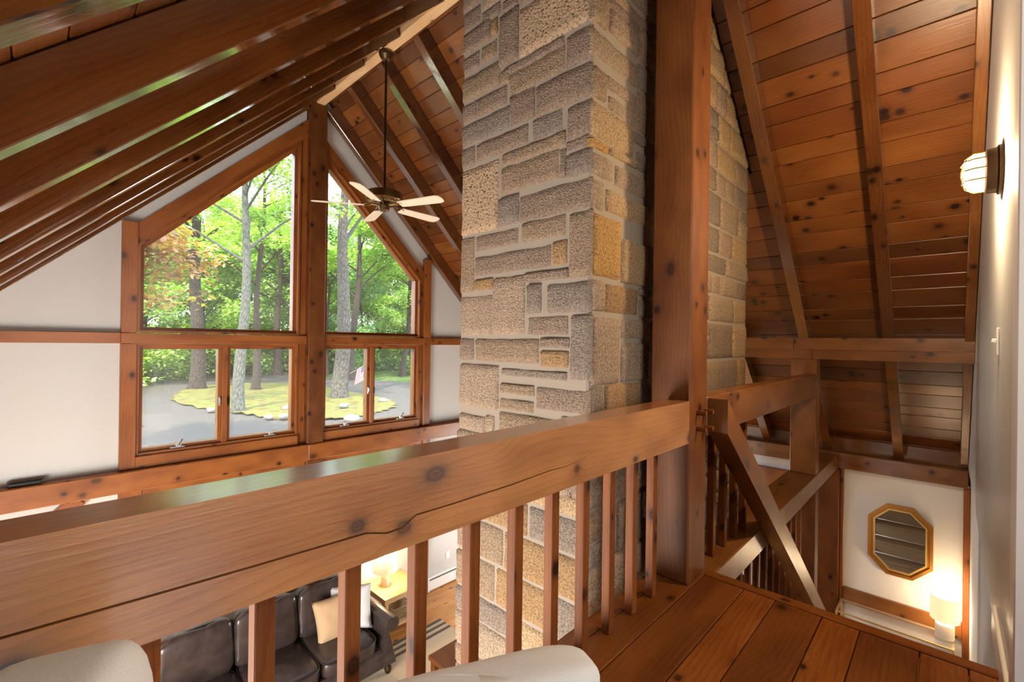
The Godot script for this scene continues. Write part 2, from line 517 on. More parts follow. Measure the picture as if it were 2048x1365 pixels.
	M.mirror = mat(Color(0.86, 0.86, 0.86), 0.03, 1.0)
	var hide := noise_tex(14, 256, 0.01, 3, Color(0.72, 0.70, 0.70), Color(1, 1, 1))
	M.leather = planar(mat(Color(0.27, 0.225, 0.21), 0.27), 2.0)
	M.leather.albedo_texture = hide
	M.piping = mat(Color(0.14, 0.11, 0.10), 0.35)
	var weave := noise_tex(16, 256, 0.4, 1, Color(0.82, 0.82, 0.82), Color(1, 1, 1))
	M.white_cloth = planar(mat(Color(0.88, 0.88, 0.87), 0.95), 5.0)
	M.white_cloth.albedo_texture = weave
	M.white_cloth.rim_enabled = true
	M.white_cloth.rim = 0.3
	M.tan_cloth = planar(mat(Color(0.80, 0.66, 0.50), 0.95), 5.0)
	M.tan_cloth.albedo_texture = weave
	M.rug = planar(mat(Color(0.84, 0.76, 0.64), 1.0), 1.5)
	M.rug.albedo_texture = noise_tex(18, 256, 0.25, 2, Color(0.68, 0.66, 0.64), Color(1, 1, 1))
	M.rug.heightmap_enabled = true
	M.rug.heightmap_texture = weave
	M.rug.heightmap_scale = 0.4
	M.rug_dark = planar(mat(Color(0.36, 0.33, 0.30), 1.0), 1.5)
	M.rug_dark.albedo_texture = weave
	M.wicker = mat(Color(0.80, 0.72, 0.58), 0.8)
	M.ceramic = planar(mat(Color(0.86, 0.83, 0.79), 0.7), 8.0)
	M.ceramic.heightmap_enabled = true
	M.ceramic.heightmap_texture = noise_tex(19, 128, 0.12, 2, Color.BLACK, Color.WHITE, FastNoiseLite.TYPE_CELLULAR)
	M.ceramic.heightmap_scale = 0.6
	# outdoors
	M.gravel = planar(mat(Color(0.385, 0.36, 0.325), 1.0), 0.35)
	M.gravel.albedo_texture = noise_tex(30, 512, 0.12, 4, Color(0.45, 0.43, 0.4), Color(1, 1, 1))
	M.lawn = planar(mat(Color(0.415, 0.43, 0.245), 1.0), 0.22)
	M.lawn.albedo_texture = noise_tex(31, 512, 0.014, 6, Color(0.70, 0.50, 0.40), Color(0.78, 1.0, 0.42), FastNoiseLite.TYPE_SIMPLEX_SMOOTH, Color(0.95, 0.86, 0.58))
	M.forest_floor = planar(mat(Color(0.42, 0.46, 0.25), 1.0), 0.1)
	M.forest_floor.albedo_texture = noise_tex(32, 512, 0.03, 5, Color(0.6, 0.45, 0.32), Color(0.85, 1, 0.6), FastNoiseLite.TYPE_SIMPLEX_SMOOTH, Color(0.65, 0.8, 0.4))
	var bark_tex := noise_tex(33, 256, 0.04, 4, Color(0.45, 0.42, 0.4), Color(1, 1, 1))
	M.bark = []
	for c in [Color(0.48, 0.49, 0.44), Color(0.34, 0.30, 0.255), Color(0.46, 0.44, 0.395)]:
		var m := mat(c, 1.0)
		m.albedo_texture = bark_tex
		m.uv1_scale = Vector3(2, 0.4, 1)
		m.heightmap_enabled = true
		m.heightmap_texture = bark_tex
		m.heightmap_scale = 4.0
		M.bark.append(m)
	M.leaf = mat(Color(1, 1, 1), 0.55)
	M.leaf.vertex_color_use_as_albedo = true
	M.leaf.backlight_enabled = true
	M.leaf.backlight = Color(0.9, 0.95, 0.5)
	M.rock = planar(mat(Color(0.55, 0.54, 0.51), 0.95), 1.0)
	M.rock.albedo_texture = stone_tex


func glow(color: Color, energy: float, albedo := Color(0.9, 0.88, 0.82)) -> StandardMaterial3D:
	var m := mat(albedo, 0.6)
	m.emission_enabled = true
	m.emission = color
	m.emission_energy_multiplier = energy
	return m


func omni(called: String, parent: Node, at: Vector3, color: Color, energy: float, size: float) -> OmniLight3D:
	var l := OmniLight3D.new()
	l.name = called
	parent.add_child(l, true)
	l.position = at
	l.light_color = color
	l.light_energy = energy
	l.light_size = size
	l.omni_range = 30.0
	l.omni_attenuation = 2.0
	l.shadow_enabled = true
	return l


# ---------------------------------------------------------------- camera, sky, sun, unseen area lights
func setup_view() -> void:
	var cam := Camera3D.new()
	cam.name = "camera"
	add_child(cam)
	var yaw := deg_to_rad(46.393)
	var pitch := deg_to_rad(0.112)
	var roll := deg_to_rad(0.778)
	var f := Vector3(sin(yaw) * cos(pitch), sin(pitch), -cos(yaw) * cos(pitch))
	var r := Vector3(cos(yaw), 0, sin(yaw))
	var u := r.cross(f)
	cam.transform = Transform3D(Basis(r * cos(roll) + u * sin(roll), u * cos(roll) - r * sin(roll), -f), Vector3(0, E, 0))
	cam.fov = 2.0 * rad_to_deg(atan(682.5 / 917.0))
	cam.near = 0.02
	cam.far = 400.0
	cam.current = true
	var env := Environment.new()
	env.tonemap_mode = Environment.TONE_MAPPER_LINEAR
	env.tonemap_exposure = 1.06
	env.background_mode = Environment.BG_SKY
	env.sdfgi_enabled = true
	env.ssao_enabled = true
	env.ssil_enabled = true
	var sm := ProceduralSkyMaterial.new()
	sm.sky_top_color = Color(0.80, 0.88, 0.98)
	sm.sky_horizon_color = Color(0.97, 0.98, 0.98)
	sm.ground_bottom_color = Color(0.30, 0.33, 0.22)
	sm.ground_horizon_color = Color(0.45, 0.50, 0.38)
	sm.sky_energy_multiplier = 2.5
	sm.ground_energy_multiplier = 0.6
	var sky := Sky.new()
	sky.sky_material = sm
	env.sky = sky
	var we := WorldEnvironment.new()
	we.name = "world"
	we.environment = env
	add_child(we)
	var sun := DirectionalLight3D.new()
	sun.name = "sun"
	add_child(sun)
	sun.look_at_from_position(Vector3.ZERO, -Vector3(-0.55, 1.0, 0.42), Vector3.UP)
	sun.light_energy = 3.3
	sun.light_color = Color(1.0, 0.96, 0.88)
	sun.light_angular_distance = 1.0
	sun.shadow_enabled = true
	sun.sky_mode = DirectionalLight3D.SKY_MODE_LIGHT_ONLY
	# unseen area lights: rear one lights the rail, side ones the ground floor
	unseen_area_light("unseen_rear_light", Vector3(0.55, 4.35, 3.5), Vector3(0, -0.05, -1), Vector2(1.8, 1.5), 4.0)
	unseen_area_light("unseen_right_light", Vector3(6.9, 1.35, -3.9), Vector3(-1, 0, 0), Vector2(1.8, 1.3), 13.0)
	unseen_area_light("unseen_left_light", Vector3(-1.82, 1.55, -2.3), Vector3(1, 0, 0), Vector2(2.4, 1.5), 44.0)


func unseen_area_light(called: String, at: Vector3, towards: Vector3, size: Vector2, energy: float) -> void:
	var l := AreaLight3D.new()
	l.name = called
	add_child(l, true)
	l.look_at_from_position(at, at + towards, Vector3.UP)
	l.area_size = size
	l.light_energy = energy
	l.light_color = Color(1.0, 0.99, 0.97)
	l.area_range = 30.0
	l.shadow_enabled = true


# ---------------------------------------------------------------- roof
func roof_point(right: bool, x: float, up: float) -> Vector2:   # up: height above the rafters' underside, upright
	return Vector2(x, (CR - S * x if right else CL + S * x) + up)


func make_roof() -> void:
	for right in [true, false]:
		var n := Vector3(SN if right else -SN, CS, 0)
		var slab := base("ceiling_right" if right else "ceiling_left")
		tag(slab, "", "", "", "structure")
		slab.set_meta("label", "sloping pine board ceiling on the %s of the ridge" % ("stair side" if right else "left"))
		# boards 6 and 8 inches wide by turns, along the ridge
		var dx := 0.0
		var x := 3.489
		var wide := false
		var xs := [x]
		while x < 7.25:
			x += (0.206 if wide else 0.152) / 1.404
			xs.append(x)
			wide = not wide
		x = 3.489
		wide = true
		while x > 2.56:
			x -= (0.206 if wide else 0.152) / 1.404
			xs.push_front(x)
			wide = not wide
		for i in xs.size() - 1:
			var x0: float = xs[i]
			var x1: float = xs[i + 1]
			if not right:
				var t := x0
				x0 = 2 * 2.543 - x1
				x1 = 2 * 2.543 - t
			var w := (x1 - x0) * 1.404
			var pieces := [[-6.16, WALL_Z]]
			if x1 > 1.88 and x0 < 4.34: pieces = [[-6.16, -2.29], [-1.27, WALL_Z]]
			for pc in pieces:
				var z0: float = pc[0]
				while z0 < pc[1] - 0.01:
					var z1: float = minf(pc[1], z0 + rng.randf_range(2.4, 4.6))
					if pc[1] - z1 < 0.5: z1 = pc[1]
					var p := roof_point(right, (x0 + x1) / 2, GAP)
					var mid := Vector3(p.x, p.y, 0) + n * 0.012
					beam("plank", Vector3(mid.x, mid.y, z0 + 0.001), Vector3(mid.x, mid.y, z1 - 0.001), w - 0.004, 0.024, M.plank[rng.randi() % 4], slab, n, 0.004)
					z0 = z1
		# unseen roof above the boards and the rear room, keeps out daylight
		var o := base("roof_right" if right else "roof_left")
		tag(o, "unseen light-tight outer roof of the %s slope" % ("right" if right else "left"), "", "", "structure")
		var parts := [[2.5, 7.35, -6.5, 3.9]] if right else [[2.586, -2.3, -6.5, 3.9]]
		for q in parts:
			var a := roof_point(right, q[0], GAP + 0.1)
			var b := roof_point(right, q[1], GAP + 0.1)
			var d := (b - a).normalized()
			var st := tool()
			cbox(st, Vector3(a.distance_to(b), 0.10, q[3] - q[2]), 0.0, 0)
			var sl := mi("slab", st.commit(), M.roof, o)
			sl.transform = Transform3D(Basis(Vector3(d.x, d.y, 0), Vector3(-d.y, d.x, 0), Vector3(0, 0, 1)), Vector3((a.x + b.x) / 2, (a.y + b.y) / 2, (q[2] + q[3]) / 2))
		# rafters
		var zs := [-1.10, -1.79, -2.48, -3.17, -3.86, -4.55, -5.24, -5.93, -0.41] if right else [-1.19, -1.89, -2.59, -3.29, -3.99, -4.69, -5.39, -5.95, -0.49]
		var order := ["nearest the gable windows", "second from the gable windows", "third from the gable windows", "fourth from the gable windows", "fifth from the gable windows", "sixth from the gable windows", "seventh from the gable windows", "eighth from the gable windows", "nearest the grey loft wall"]
		for i in zs.size():
			var xa := 2.60 if right else 2.485
			var xb := 6.98 if right else -1.92
			var z: float = zs[i]
			if z < -1.25 and z > -2.35: xa = 4.36 if right else 1.86
			if z < -5.9: xa = 2.645 if right else 2.42
			var pa := roof_point(right, xa, 0)
			var pb := roof_point(right, xb, 0)
			var lift := n * (GAP * CS / 2 - 0.004)
			var r := beam("rafter", Vector3(pa.x, pa.y, z) + lift, Vector3(pb.x, pb.y, z) + lift, 0.095, GAP * CS - 0.002, M.rafter, null, n, 0.004)
			var k: int = 8 if i == 8 else 7 - i
			tag(r, "dark brown pine rafter of the %s roof slope, %s" % ["right" if right else "left", order[k]], "rafter", "rafters of the %s roof slope" % ("right" if right else "left"))
	var t1 := beam("trim_1", Vector3(2.6, CR - S * 2.6 + 0.06, 0.13), Vector3(6.95, CR - S * 6.95 + 0.06, 0.13), 0.06, 0.13, M.timber, null, Vector3(SN, CS, 0), 0.004)
	tag(t1, "narrow brown trim board along grey wall under the sloping ceiling", "", "", "structure")
	var ridge := beam("ridge_beam", Vector3(2.543, 7.13, -6.12), Vector3(2.543, 7.13, -2.28), 0.105, 0.208, M.lit_beam)
	tag(ridge, "smooth ridge beam toned pale for light from below carrying the ceiling fan, from gable post to chimney", "beam")
	ridge = beam("ridge_beam", Vector3(2.543, 7.13, -1.27), Vector3(2.543, 7.13, 0.3), 0.105, 0.208, M.rafter)
	tag(ridge, "short ridge beam between stone chimney and grey loft wall", "beam")


# ---------------------------------------------------------------- gable wall with its windows
func poly(a: Array) -> PackedVector2Array:
	var p := PackedVector2Array()
	for k in range(0, a.size(), 2): p.append(Vector2(a[k], a[k + 1] + E))
	return p


func lr(x: float, c := 0.70) -> float: return CL - E + S * x + c * 1.0 - 0.48       # left roof line, from the eye
func rr(x: float, c := 0.70) -> float: return CR - E - S * x + c * 1.0 - 0.48


func make_gable() -> void:
	var wall := base("wall_gable")
	tag(wall, "off-white plaster gable wall around the tall windows", "", "", "structure")
	var panels := [
		[-1.95, -4.0, 0.70, -4.0, 0.70, lr(0.70), -1.95, lr(-1.95)],
		[4.28, -4.0, 7.1, -4.0, 7.1, rr(7.1), 4.28, rr(4.28)],
		[0.70, -4.0, 4.28, -4.0, 4.28, -1.40, 0.70, -1.40],
		[0.70, 0.70 * S + 0.30, 2.42, 2.42 * S + 0.30, 2.42, lr(2.42), 0.70, lr(0.70)],
		[2.64, 5.15 - 2.64 * S, 4.28, 5.15 - 4.28 * S, 4.28, rr(4.28), 2.64, rr(2.64)],
			]
	for p in panels: mi("panel", prism(poly(p), -6.0, -6.16), M.gable_wall, wall)
	mi("panel", prism(poly([2.42, -1.4, 2.64, -1.4, 2.64, rr(2.64), 2.543, rr(2.543), 2.42, lr(2.42)]), -6.1, -6.16), M.drywall, wall)
	# timbers of the gable
	var t: Node3D = box("timber_post", Vector3(2.43, 2.667, -6.09), Vector3(2.635, 7.03, -5.87), M.post, null, 1, 0.008)
	tag(t, "tall knotty post in the middle of the gable windows, under the ridge", "post", "posts of the gable wall")
	t = box("timber_post", Vector3(2.43, 0.0, -5.999), Vector3(2.635, 2.458, -5.87), M.post, null, 1, 0.008)
	tag(t, "ground-floor post below the gable beam behind the sofa", "post", "posts of the gable wall")
	t = base("timber_post", Vector3(0.6775, 2.67, -5.965))
	box("lower_length", Vector3(-0.0625, 0, -0.034), Vector3(0.0625, 1.262, 0.035), M.window_wood, t, 1)
	box("upper_length", Vector3(-0.0625, 1.372, -0.034), Vector3(0.0625, CL + S * 0.615 - 2.675, 0.035), M.window_wood, t, 1)
	tag(t, "narrow brown post left of the gable windows, above the window beam", "post", "posts of the gable wall")
	t = base("timber_post", Vector3(4.3025, 2.67, -5.965))
	box("lower_length", Vector3(-0.0625, 0, -0.034), Vector3(0.0625, 1.262, 0.035), M.window_wood, t, 1)
	box("upper_length", Vector3(-0.0625, 1.372, -0.034), Vector3(0.0625, CR - S * 4.365 - 2.675, 0.035), M.window_wood, t, 1)
	tag(t, "narrow brown post right of the gable windows, next to the chimney", "post", "posts of the gable wall")
	t = box("timber_post", Vector3(0.615, 0.0, -5.999), Vector3(0.80, 2.458, -5.93), M.window_wood, null, 1)
	tag(t, "brown post under the window beam, left end", "post", "posts of the gable wall")
	t = box("timber_post", Vector3(4.24, 0.0, -5.999), Vector3(4.37, 2.458, -5.92), M.window_wood, null, 1)
	tag(t, "brown post beside the baseboard heater, under the window beam", "post", "posts of the gable wall")
	t = box("window_beam", Vector3(-1.95, 2.46, -6.06), Vector3(2.44, 2.665, -5.85), M.girt, null, 0, 0.008)
	tag(t, "heavy brown sill beam below the left gable windows", "beam", "sill beams of the gable")
	t = box("window_beam", Vector3(2.44, 2.46, -6.06), Vector3(7.0, 2.665, -5.85), M.girt, null, 0, 0.008)
	tag(t, "heavy brown sill beam below the right gable windows, running behind the chimney", "beam", "sill beams of the gable")
	t = box("timber_board", Vector3(0.80, 2.32, -5.999), Vector3(2.43, 2.457, -5.94), M.girt, null, 0)
	tag(t, "dark board directly below the left sill beam of the gable", "board")
	t = box("timber_board", Vector3(2.635, 2.32, -5.999), Vector3(4.24, 2.457, -5.94), M.girt, null, 0)
	tag(t, "dark board directly below the right sill beam of the gable", "board")
	t = beam("timber_brace", Vector3(0.33, 2.46, -5.95), Vector3(-0.6, 1.5, -5.95), 0.09, 0.13, M.window_wood)
	tag(t, "diagonal brace below the sill beam at far left", "brace")
	for s in [[-0.45, 0.615, "left of the windows, on pale wall"], [0.615, 2.43, "between upper and lower left windows"], [2.635, 4.24, "between upper and lower right windows"], [4.24, 5.5, "right of the windows, reaching behind the chimney"]]:
		t = box("window_rail", Vector3(s[0], 3.934, -6.06), Vector3(s[1], 4.04, -5.925), M.window_wood, null, 0)
		tag(t, "horizontal brown rail %s" % s[2], "rail", "middle rail of the gable wall")
	# sloping boards above the windows
	t = mi("trim_board", prism(poly([0.74, 0.74 * S + 0.205, 2.43, 2.43 * S + 0.205, 2.43, 2.43 * S + 0.428, 0.74, 0.74 * S + 0.428]), -5.95, -6.02, Vector2(CS, SN)), M.window_wood)
	tag(t, "sloping brown board above the upper left window", "board", "sloping boards above the windows")
	t = mi("trim_board", prism(poly([2.635, 5.05 - 2.635 * S, 4.24, 5.05 - 4.24 * S, 4.24, 5.24 - 4.24 * S, 2.635, 5.24 - 2.635 * S]), -5.95, -6.02, Vector2(CS, -SN)), M.window_wood)
	tag(t, "sloping brown board above the upper right window", "board", "sloping boards above the windows")
	# fixed upper windows
	var shapes := [[0.74, 0.045, 2.335, 0.045, 2.335, 2.335 * S + 0.205, 0.74, 0.74 * S + 0.205], [2.655, 0.045, 4.165, 0.045, 4.165, 5.05 - 4.165 * S, 2.655, 5.05 - 2.655 * S]]
	for k in 2:
		var w := base("window_%d" % (k + 1))
		tag(w, "large upper %s gable window with a sloping head" % ["left", "right"][k], "", "", "structure")
		var inner := ring("frame", poly(shapes[k]), 0.022, -5.94, -6.14, M.window_wood, w)
		inner = ring("sash", inner, 0.036, -6.0, -6.10, M.window_wood, w)
		mi("pane", prism(inset(inner, -0.004), -6.048, -6.052), M.glass, w)
	# reveals between the frames and the posts
	var fill := base("trim_2")
	tag(fill, "window jambs beside the middle post and the right post", "", "", "structure")
	for b in [[2.335, 2.43, 0.04, 2.6], [4.165, 4.26, 0.04, 0.98], [2.335, 2.43, -1.335, -0.066], [4.165, 4.26, -1.335, -0.066], [2.62, 2.655, 0.04, 2.4], [2.62, 2.655, -1.335, -0.066]]:
		box("jamb", Vector3(b[0], b[2] + E, -6.12), Vector3(b[1], b[3] + E, -5.965), M.window_wood, fill, 1)
	# lower casement pairs
	for k in 2:
		var x0: float = [0.74, 2.655][k]
		var x1: float = [2.335, 4.165][k]
		var xm: float = [1.532, 3.372][k]
		var w := base("window_%d" % (k + 3))
		tag(w, "lower %s pair of casement windows above the sill beam" % ["left", "right"][k], "", "", "structure")
		ring("frame", poly([x0, -1.212, x1, -1.212, x1, -0.068, x0, -0.068]), 0.024, -5.955, -6.14, M.window_wood, w)
		box("sill", Vector3(x0, 2.667, -6.13), Vector3(x1, 2.786, -5.925), M.window_wood, w, 0)
		box("mullion", Vector3(xm - 0.026, 2.812, -6.12), Vector3(xm + 0.026, 3.908, -5.965), M.window_wood, w, 1)
		for j in 2:
			var a: float = x0 + 0.025 if j == 0 else xm + 0.027
			var b: float = xm - 0.027 if j == 0 else x1 - 0.025
			var inner := ring("sash", poly([a, -1.187, b, -1.187, b, -0.093, a, -0.093]), 0.034, -6.0, -6.10, M.window_wood, w)
			mi("pane", prism(inset(inner, -0.004), -6.048, -6.052), M.glass, w)
			# crank with its arm, and the sash lock on the inner stile
			var mid := a + (b - a) * (0.45 if j == 0 else 0.62)
			var st := tool()
			cbox(st, Vector3(0.13, 0.016, 0.03), 0.005, 0, Vector2.ZERO, Vector3(mid, 2.822, -5.985))
			cbox(st, Vector3(0.05, 0.03, 0.03), 0.006, 0, Vector2.ZERO, Vector3(mid + 0.01, 2.838, -5.985))
			var crank := mi("crank", st.commit(), M.metal, w)
			if j == k: mi("handle", tube([Vector3(mid + 0.01, 2.845, -5.98), Vector3(mid + 0.025, 2.875, -5.965), Vector3(mid + 0.04, 2.91, -5.96)], [0.006, 0.005, 0.009], 8), M.bronze, crank)
			var lx := b - 0.018 if j == 0 else a + 0.018
			var lock := tool()
			cbox(lock, Vector3(0.02, 0.10, 0.018), 0.004, 1, Vector2.ZERO, Vector3(lx, 3.28, -5.99))
			cbox(lock, Vector3(0.016, 0.05, 0.03), 0.005, 1, Vector2.ZERO, Vector3(lx, 3.29, -5.975))
			mi("lock", lock.commit(), M.metal if j == 0 else M.bronze, w)
	# a dark latch box lying on the sill beam
	var hinge := base("metal_box", Vector3(-0.02, 2.666, -5.93))
	tag(hinge, "small dark metal box lying on the sill beam at far left", "box")
	var hs := tool()
	cbox(hs, Vector3(0.21, 0.03, 0.05), 0.004, 0, Vector2.ZERO, Vector3(0, 0.016, 0))
	mi("body", hs.commit(), M.black, hinge)
	hs = tool()
	cbox(hs, Vector3(0.23, 0.012, 0.05), 0.003, 0, Vector2.ZERO, Vector3(0.005, 0.037, -0.035))
	mi("plate", hs.commit(), M.bronze, hinge)


# ---------------------------------------------------------------- walls and floors
func make_shell() -> void:
	var w := base("wall_loft")
	tag(w, "light grey wall at the right edge of the loft", "", "", "structure")
	mi("panel", prism(PackedVector2Array([Vector2(2.25, 2.70), Vector2(7.1, 2.70), Vector2(7.1, CR - S * 7.1 + 0.24), Vector2(2.543, CR - S * 2.543 + 0.24), Vector2(2.25, CL + S * 2.25 + 0.24)]), WALL_Z, WALL_Z + 0.13), M.grey_wall, w)
	mi("panel", prism(PackedVector2Array([Vector2(-1.95, 0), Vector2(7.1, 0), Vector2(7.1, 2.695), Vector2(2.66, 2.695), Vector2(2.66, 2.55), Vector2(-1.95, 2.55)]), WALL_Z + 0.02, WALL_Z + 0.13), M.drywall, w)
	box("corner_casing", Vector3(2.12, LOFT, WALL_Z - 0.012), Vector3(2.25, 6.72, WALL_Z + 0.13), M.white_trim, w, 1)
	var b := box("baseboard_loft", Vector3(2.252, LOFT + 0.001, WALL_Z - 0.016), Vector3(2.99, LOFT + 0.12, WALL_Z - 0.001), M.white_trim, null, 0)
	tag(b, "short white baseboard at the foot of the grey loft wall", "", "", "structure")
	# eave walls
	w = base("wall_eave_right")
	tag(w, "white plaster wall with the octagonal mirror below the loft", "", "", "structure")
	for s in [[-6.0, -4.8, 0.0, 2.5], [-3.0, WALL_Z + 0.02, 0.0, 2.5], [-4.8, -3.0, 0.0, 0.7], [-4.8, -3.0, 2.0, 2.5]]:  # leaves an unseen opening where the right area light stands
		box("panel", Vector3(7.0, s[2], s[0]), Vector3(7.12, s[3], s[1]), M.drywall, w, 2, 0.0)
	box("added_blocking", Vector3(7.082, 2.5, -6.0), Vector3(7.12, 2.90, WALL_Z + 0.02), M.timber, w, 2, 0.0)  # added to close the eave gap against leaking daylight
	w = base("wall_eave_left")
	tag(w, "white plaster left wall, out of view, with an opening to light the living room", "", "", "structure")
	for s in [[-6.0, -3.55, 0.0, 2.85], [-1.05, 0.3, 0.0, 2.85], [-3.55, -1.05, 0.0, 0.78], [-3.55, -1.05, 2.32, 2.85]]:  # opening out of view, placed to light the living room
		box("panel", Vector3(-2.05, s[2], s[0]), Vector3(-1.92, s[3], s[1]), M.drywall, w, 2, 0.0)
	# unseen room behind the viewer, its window opening placed to light the rail
	w = base("wall_unseen_room")
	tag(w, "white walls of the unseen room behind the loft opening", "", "", "structure")
	box("panel", Vector3(2.25, LOFT, WALL_Z + 0.132), Vector3(2.35, 6.9, 3.6), M.drywall, w, 2, 0.0)
	for s in [[-2.0, -0.35, 2.7, 7.2], [1.45, 2.35, 2.7, 7.2], [-0.35, 1.45, 2.7, 3.6], [-0.35, 1.45, 5.1, 7.4]]:
		box("panel", Vector3(s[0], s[2], 3.6), Vector3(s[1], s[3], 3.72), M.drywall, w, 0, 0.0)
	box("panel", Vector3(-2.05, 2.7, 0.30), Vector3(-1.92, 3.2, 3.6), M.drywall, w, 2, 0.0)
	# loft floor: boards 6 and 8 inches wide by turns
	var fl := base("floor_loft")
	tag(fl, "worn brown pine board floor of the loft", "", "", "structure")
	box("deck", Vector3(-1.92, LOFT - 0.18, -1.20), Vector3(2.6, LOFT - 0.026, 3.6), M.timber, fl, 0, 0.0)
	var seams := [-1.20, -1.115, -0.965, -0.762, -0.615, -0.42, -0.277, -0.077, 0.068, 0.27]
	for i in seams.size() - 1:
		var x := -1.92
		while x < 2.57:
			var x1 := minf(2.574, x + rng.randf_range(2.0, 3.4))
			if 2.574 - x1 < 0.9: x1 = 2.574
			box("plank", Vector3(x + 0.001, LOFT - 0.025, seams[i] + 0.002), Vector3(x1 - 0.001, LOFT - rng.randf() * 0.0015, seams[i + 1] - 0.002), M.floor[rng.randi() % 3], fl, 0, 0.003)
			x = x1
	box("deck", Vector3(-1.92, LOFT - 0.025, 0.272), Vector3(2.25, LOFT - 0.002, 3.6), M.floor[0], fl, 0, 0.0)
	box("nosing", Vector3(2.577, LOFT - 0.03, -0.97), Vector3(2.64, LOFT + 0.006, WALL_Z), M.floor[0], fl, 2, 0.006)
	box("fascia", Vector3(2.602, LOFT - 0.26, -0.975), Vector3(2.63, LOFT - 0.032, WALL_Z), M.timber, fl, 2)
	# ground floor
	fl = base("floor_living")
	tag(fl, "light oak floor of the living room below", "", "", "structure")
	box("deck", Vector3(-1.95, -0.14, -6.0), Vector3(7.0, -0.02, 0.3), M.oak[1], fl, 0, 0.0)
	var z := -6.0
	while z < -2.9:
		var x := 0.2
		while x < 6.9:
			var x1 := minf(7.0, x + rng.randf_range(0.7, 1.8))
			box("plank", Vector3(x + 0.0008, -0.02, z + 0.001), Vector3(x1 - 0.0008, -rng.randf() * 0.001, z + 0.109), M.oak[rng.randi() % 2], fl, 0, 0.002)
			x = x1
		z += 0.11
	box("deck", Vector3(-1.95, -0.02, -2.9), Vector3(7.0, -0.001, 0.18), M.oak[1], fl, 0, 0.0)
	box("deck", Vector3(-1.95, -0.02, -6.0), Vector3(0.2, -0.001, -2.9), M.oak[0], fl, 0, 0.0)


# ---------------------------------------------------------------- chimney
func stone_mesh(w: float, h: float, noise: FastNoiseLite, seed_: float, proud: float) -> ArrayMesh:
	var nx := clampi(int(w / 0.055), 3, 9)
	var ny := clampi(int(h / 0.055), 3, 7)
	var xs := [-w / 2, -w / 2 + minf(0.012, w * 0.1)]
	for i in range(1, nx): xs.append(-w / 2 + w * i / nx)
	xs.append(w / 2 - minf(0.012, w * 0.1)); xs.append(w / 2)
	var ys := [-h / 2, -h / 2 + minf(0.012, h * 0.1)]
	for i in range(1, ny): ys.append(-h / 2 + h * i / ny)
	ys.append(h / 2 - minf(0.012, h * 0.1)); ys.append(h / 2)
	var grid := []
	for j in ys.size():
		var row := []
		for i in xs.size():
			var edge: bool = i == 0 or j == 0 or i == xs.size() - 1 or j == ys.size() - 1
			var x: float = xs[i]
			var y: float = ys[j]
			var n := noise.get_noise_2d(x * 9 + seed_, y * 9 - seed_)
			var m := noise.get_noise_2d(x * 26 - seed_, y * 26 + seed_ * 2.0)
			var zz := -0.012 if edge else proud + n * 0.009 + m * 0.003
			if edge:
				x += noise.get_noise_2d(y * 20 + seed_, 7.0 * i) * 0.007
				y += noise.get_noise_2d(x * 20 - seed_, 7.0 * j) * 0.007
			row.append(Vector3(x, y, zz))
		grid.append(row)
	var st := tool()
	st.set_smooth_group(0)
	for j in ys.size() - 1:
		for i in xs.size() - 1:
			for k in [[0, 0], [1, 1], [1, 0], [0, 0], [0, 1], [1, 1]]: st.add_vertex(grid[j + k[0]][i + k[1]])
	st.index()
	st.generate_normals()
	var got := st.commit()
	var a := got.surface_get_arrays(0)
	var nn: PackedVector3Array = a[Mesh.ARRAY_NORMAL]
	var s := 0.0
	for q in nn: s += q.z
	if s < 0.0:
		for i in nn.size(): nn[i] = -nn[i]
		var ix: PackedInt32Array = a[Mesh.ARRAY_INDEX]
		for i in range(0, ix.size(), 3):
			var t := ix[i + 1]
			ix[i + 1] = ix[i + 2]
			ix[i + 2] = t
		a[Mesh.ARRAY_NORMAL] = nn
		a[Mesh.ARRAY_INDEX] = ix
		got = ArrayMesh.new()
		got.add_surface_from_arrays(Mesh.PRIMITIVE_TRIANGLES, a)
	return got


func ashlar(u0: float, u1: float, y0: float, y1: float) -> Array:   # courses of squared stones for what the list does not hold
	var out := []
	var y := y0
	while y < y1 - 0.02:
		var h := rng.randf_range(0.13, 0.27)
		if y1 - y - h < 0.1: h = y1 - y
		var u := u0
		while u < u1 - 0.01:
			var w := rng.randf_range(0.16, 0.5)
			if u1 - u - w < 0.14: w = u1 - u
			if h > 0.2 and rng.randf() < 0.35:
				var c := h * rng.randf_range(0.35, 0.65)
				out.append([u, u + w, y, y + c - 0.008, rng.randi() % 5])
				out.append([u, u + w, y + c + 0.008, y + h, rng.randi() % 5])
			else:
				out.append([u, u + w, y, y + h, [0, 1, 3, 4, 4, 6, 2][rng.randi() % 7]])
			u += w + 0.02
		y += h + 0.02
	return out


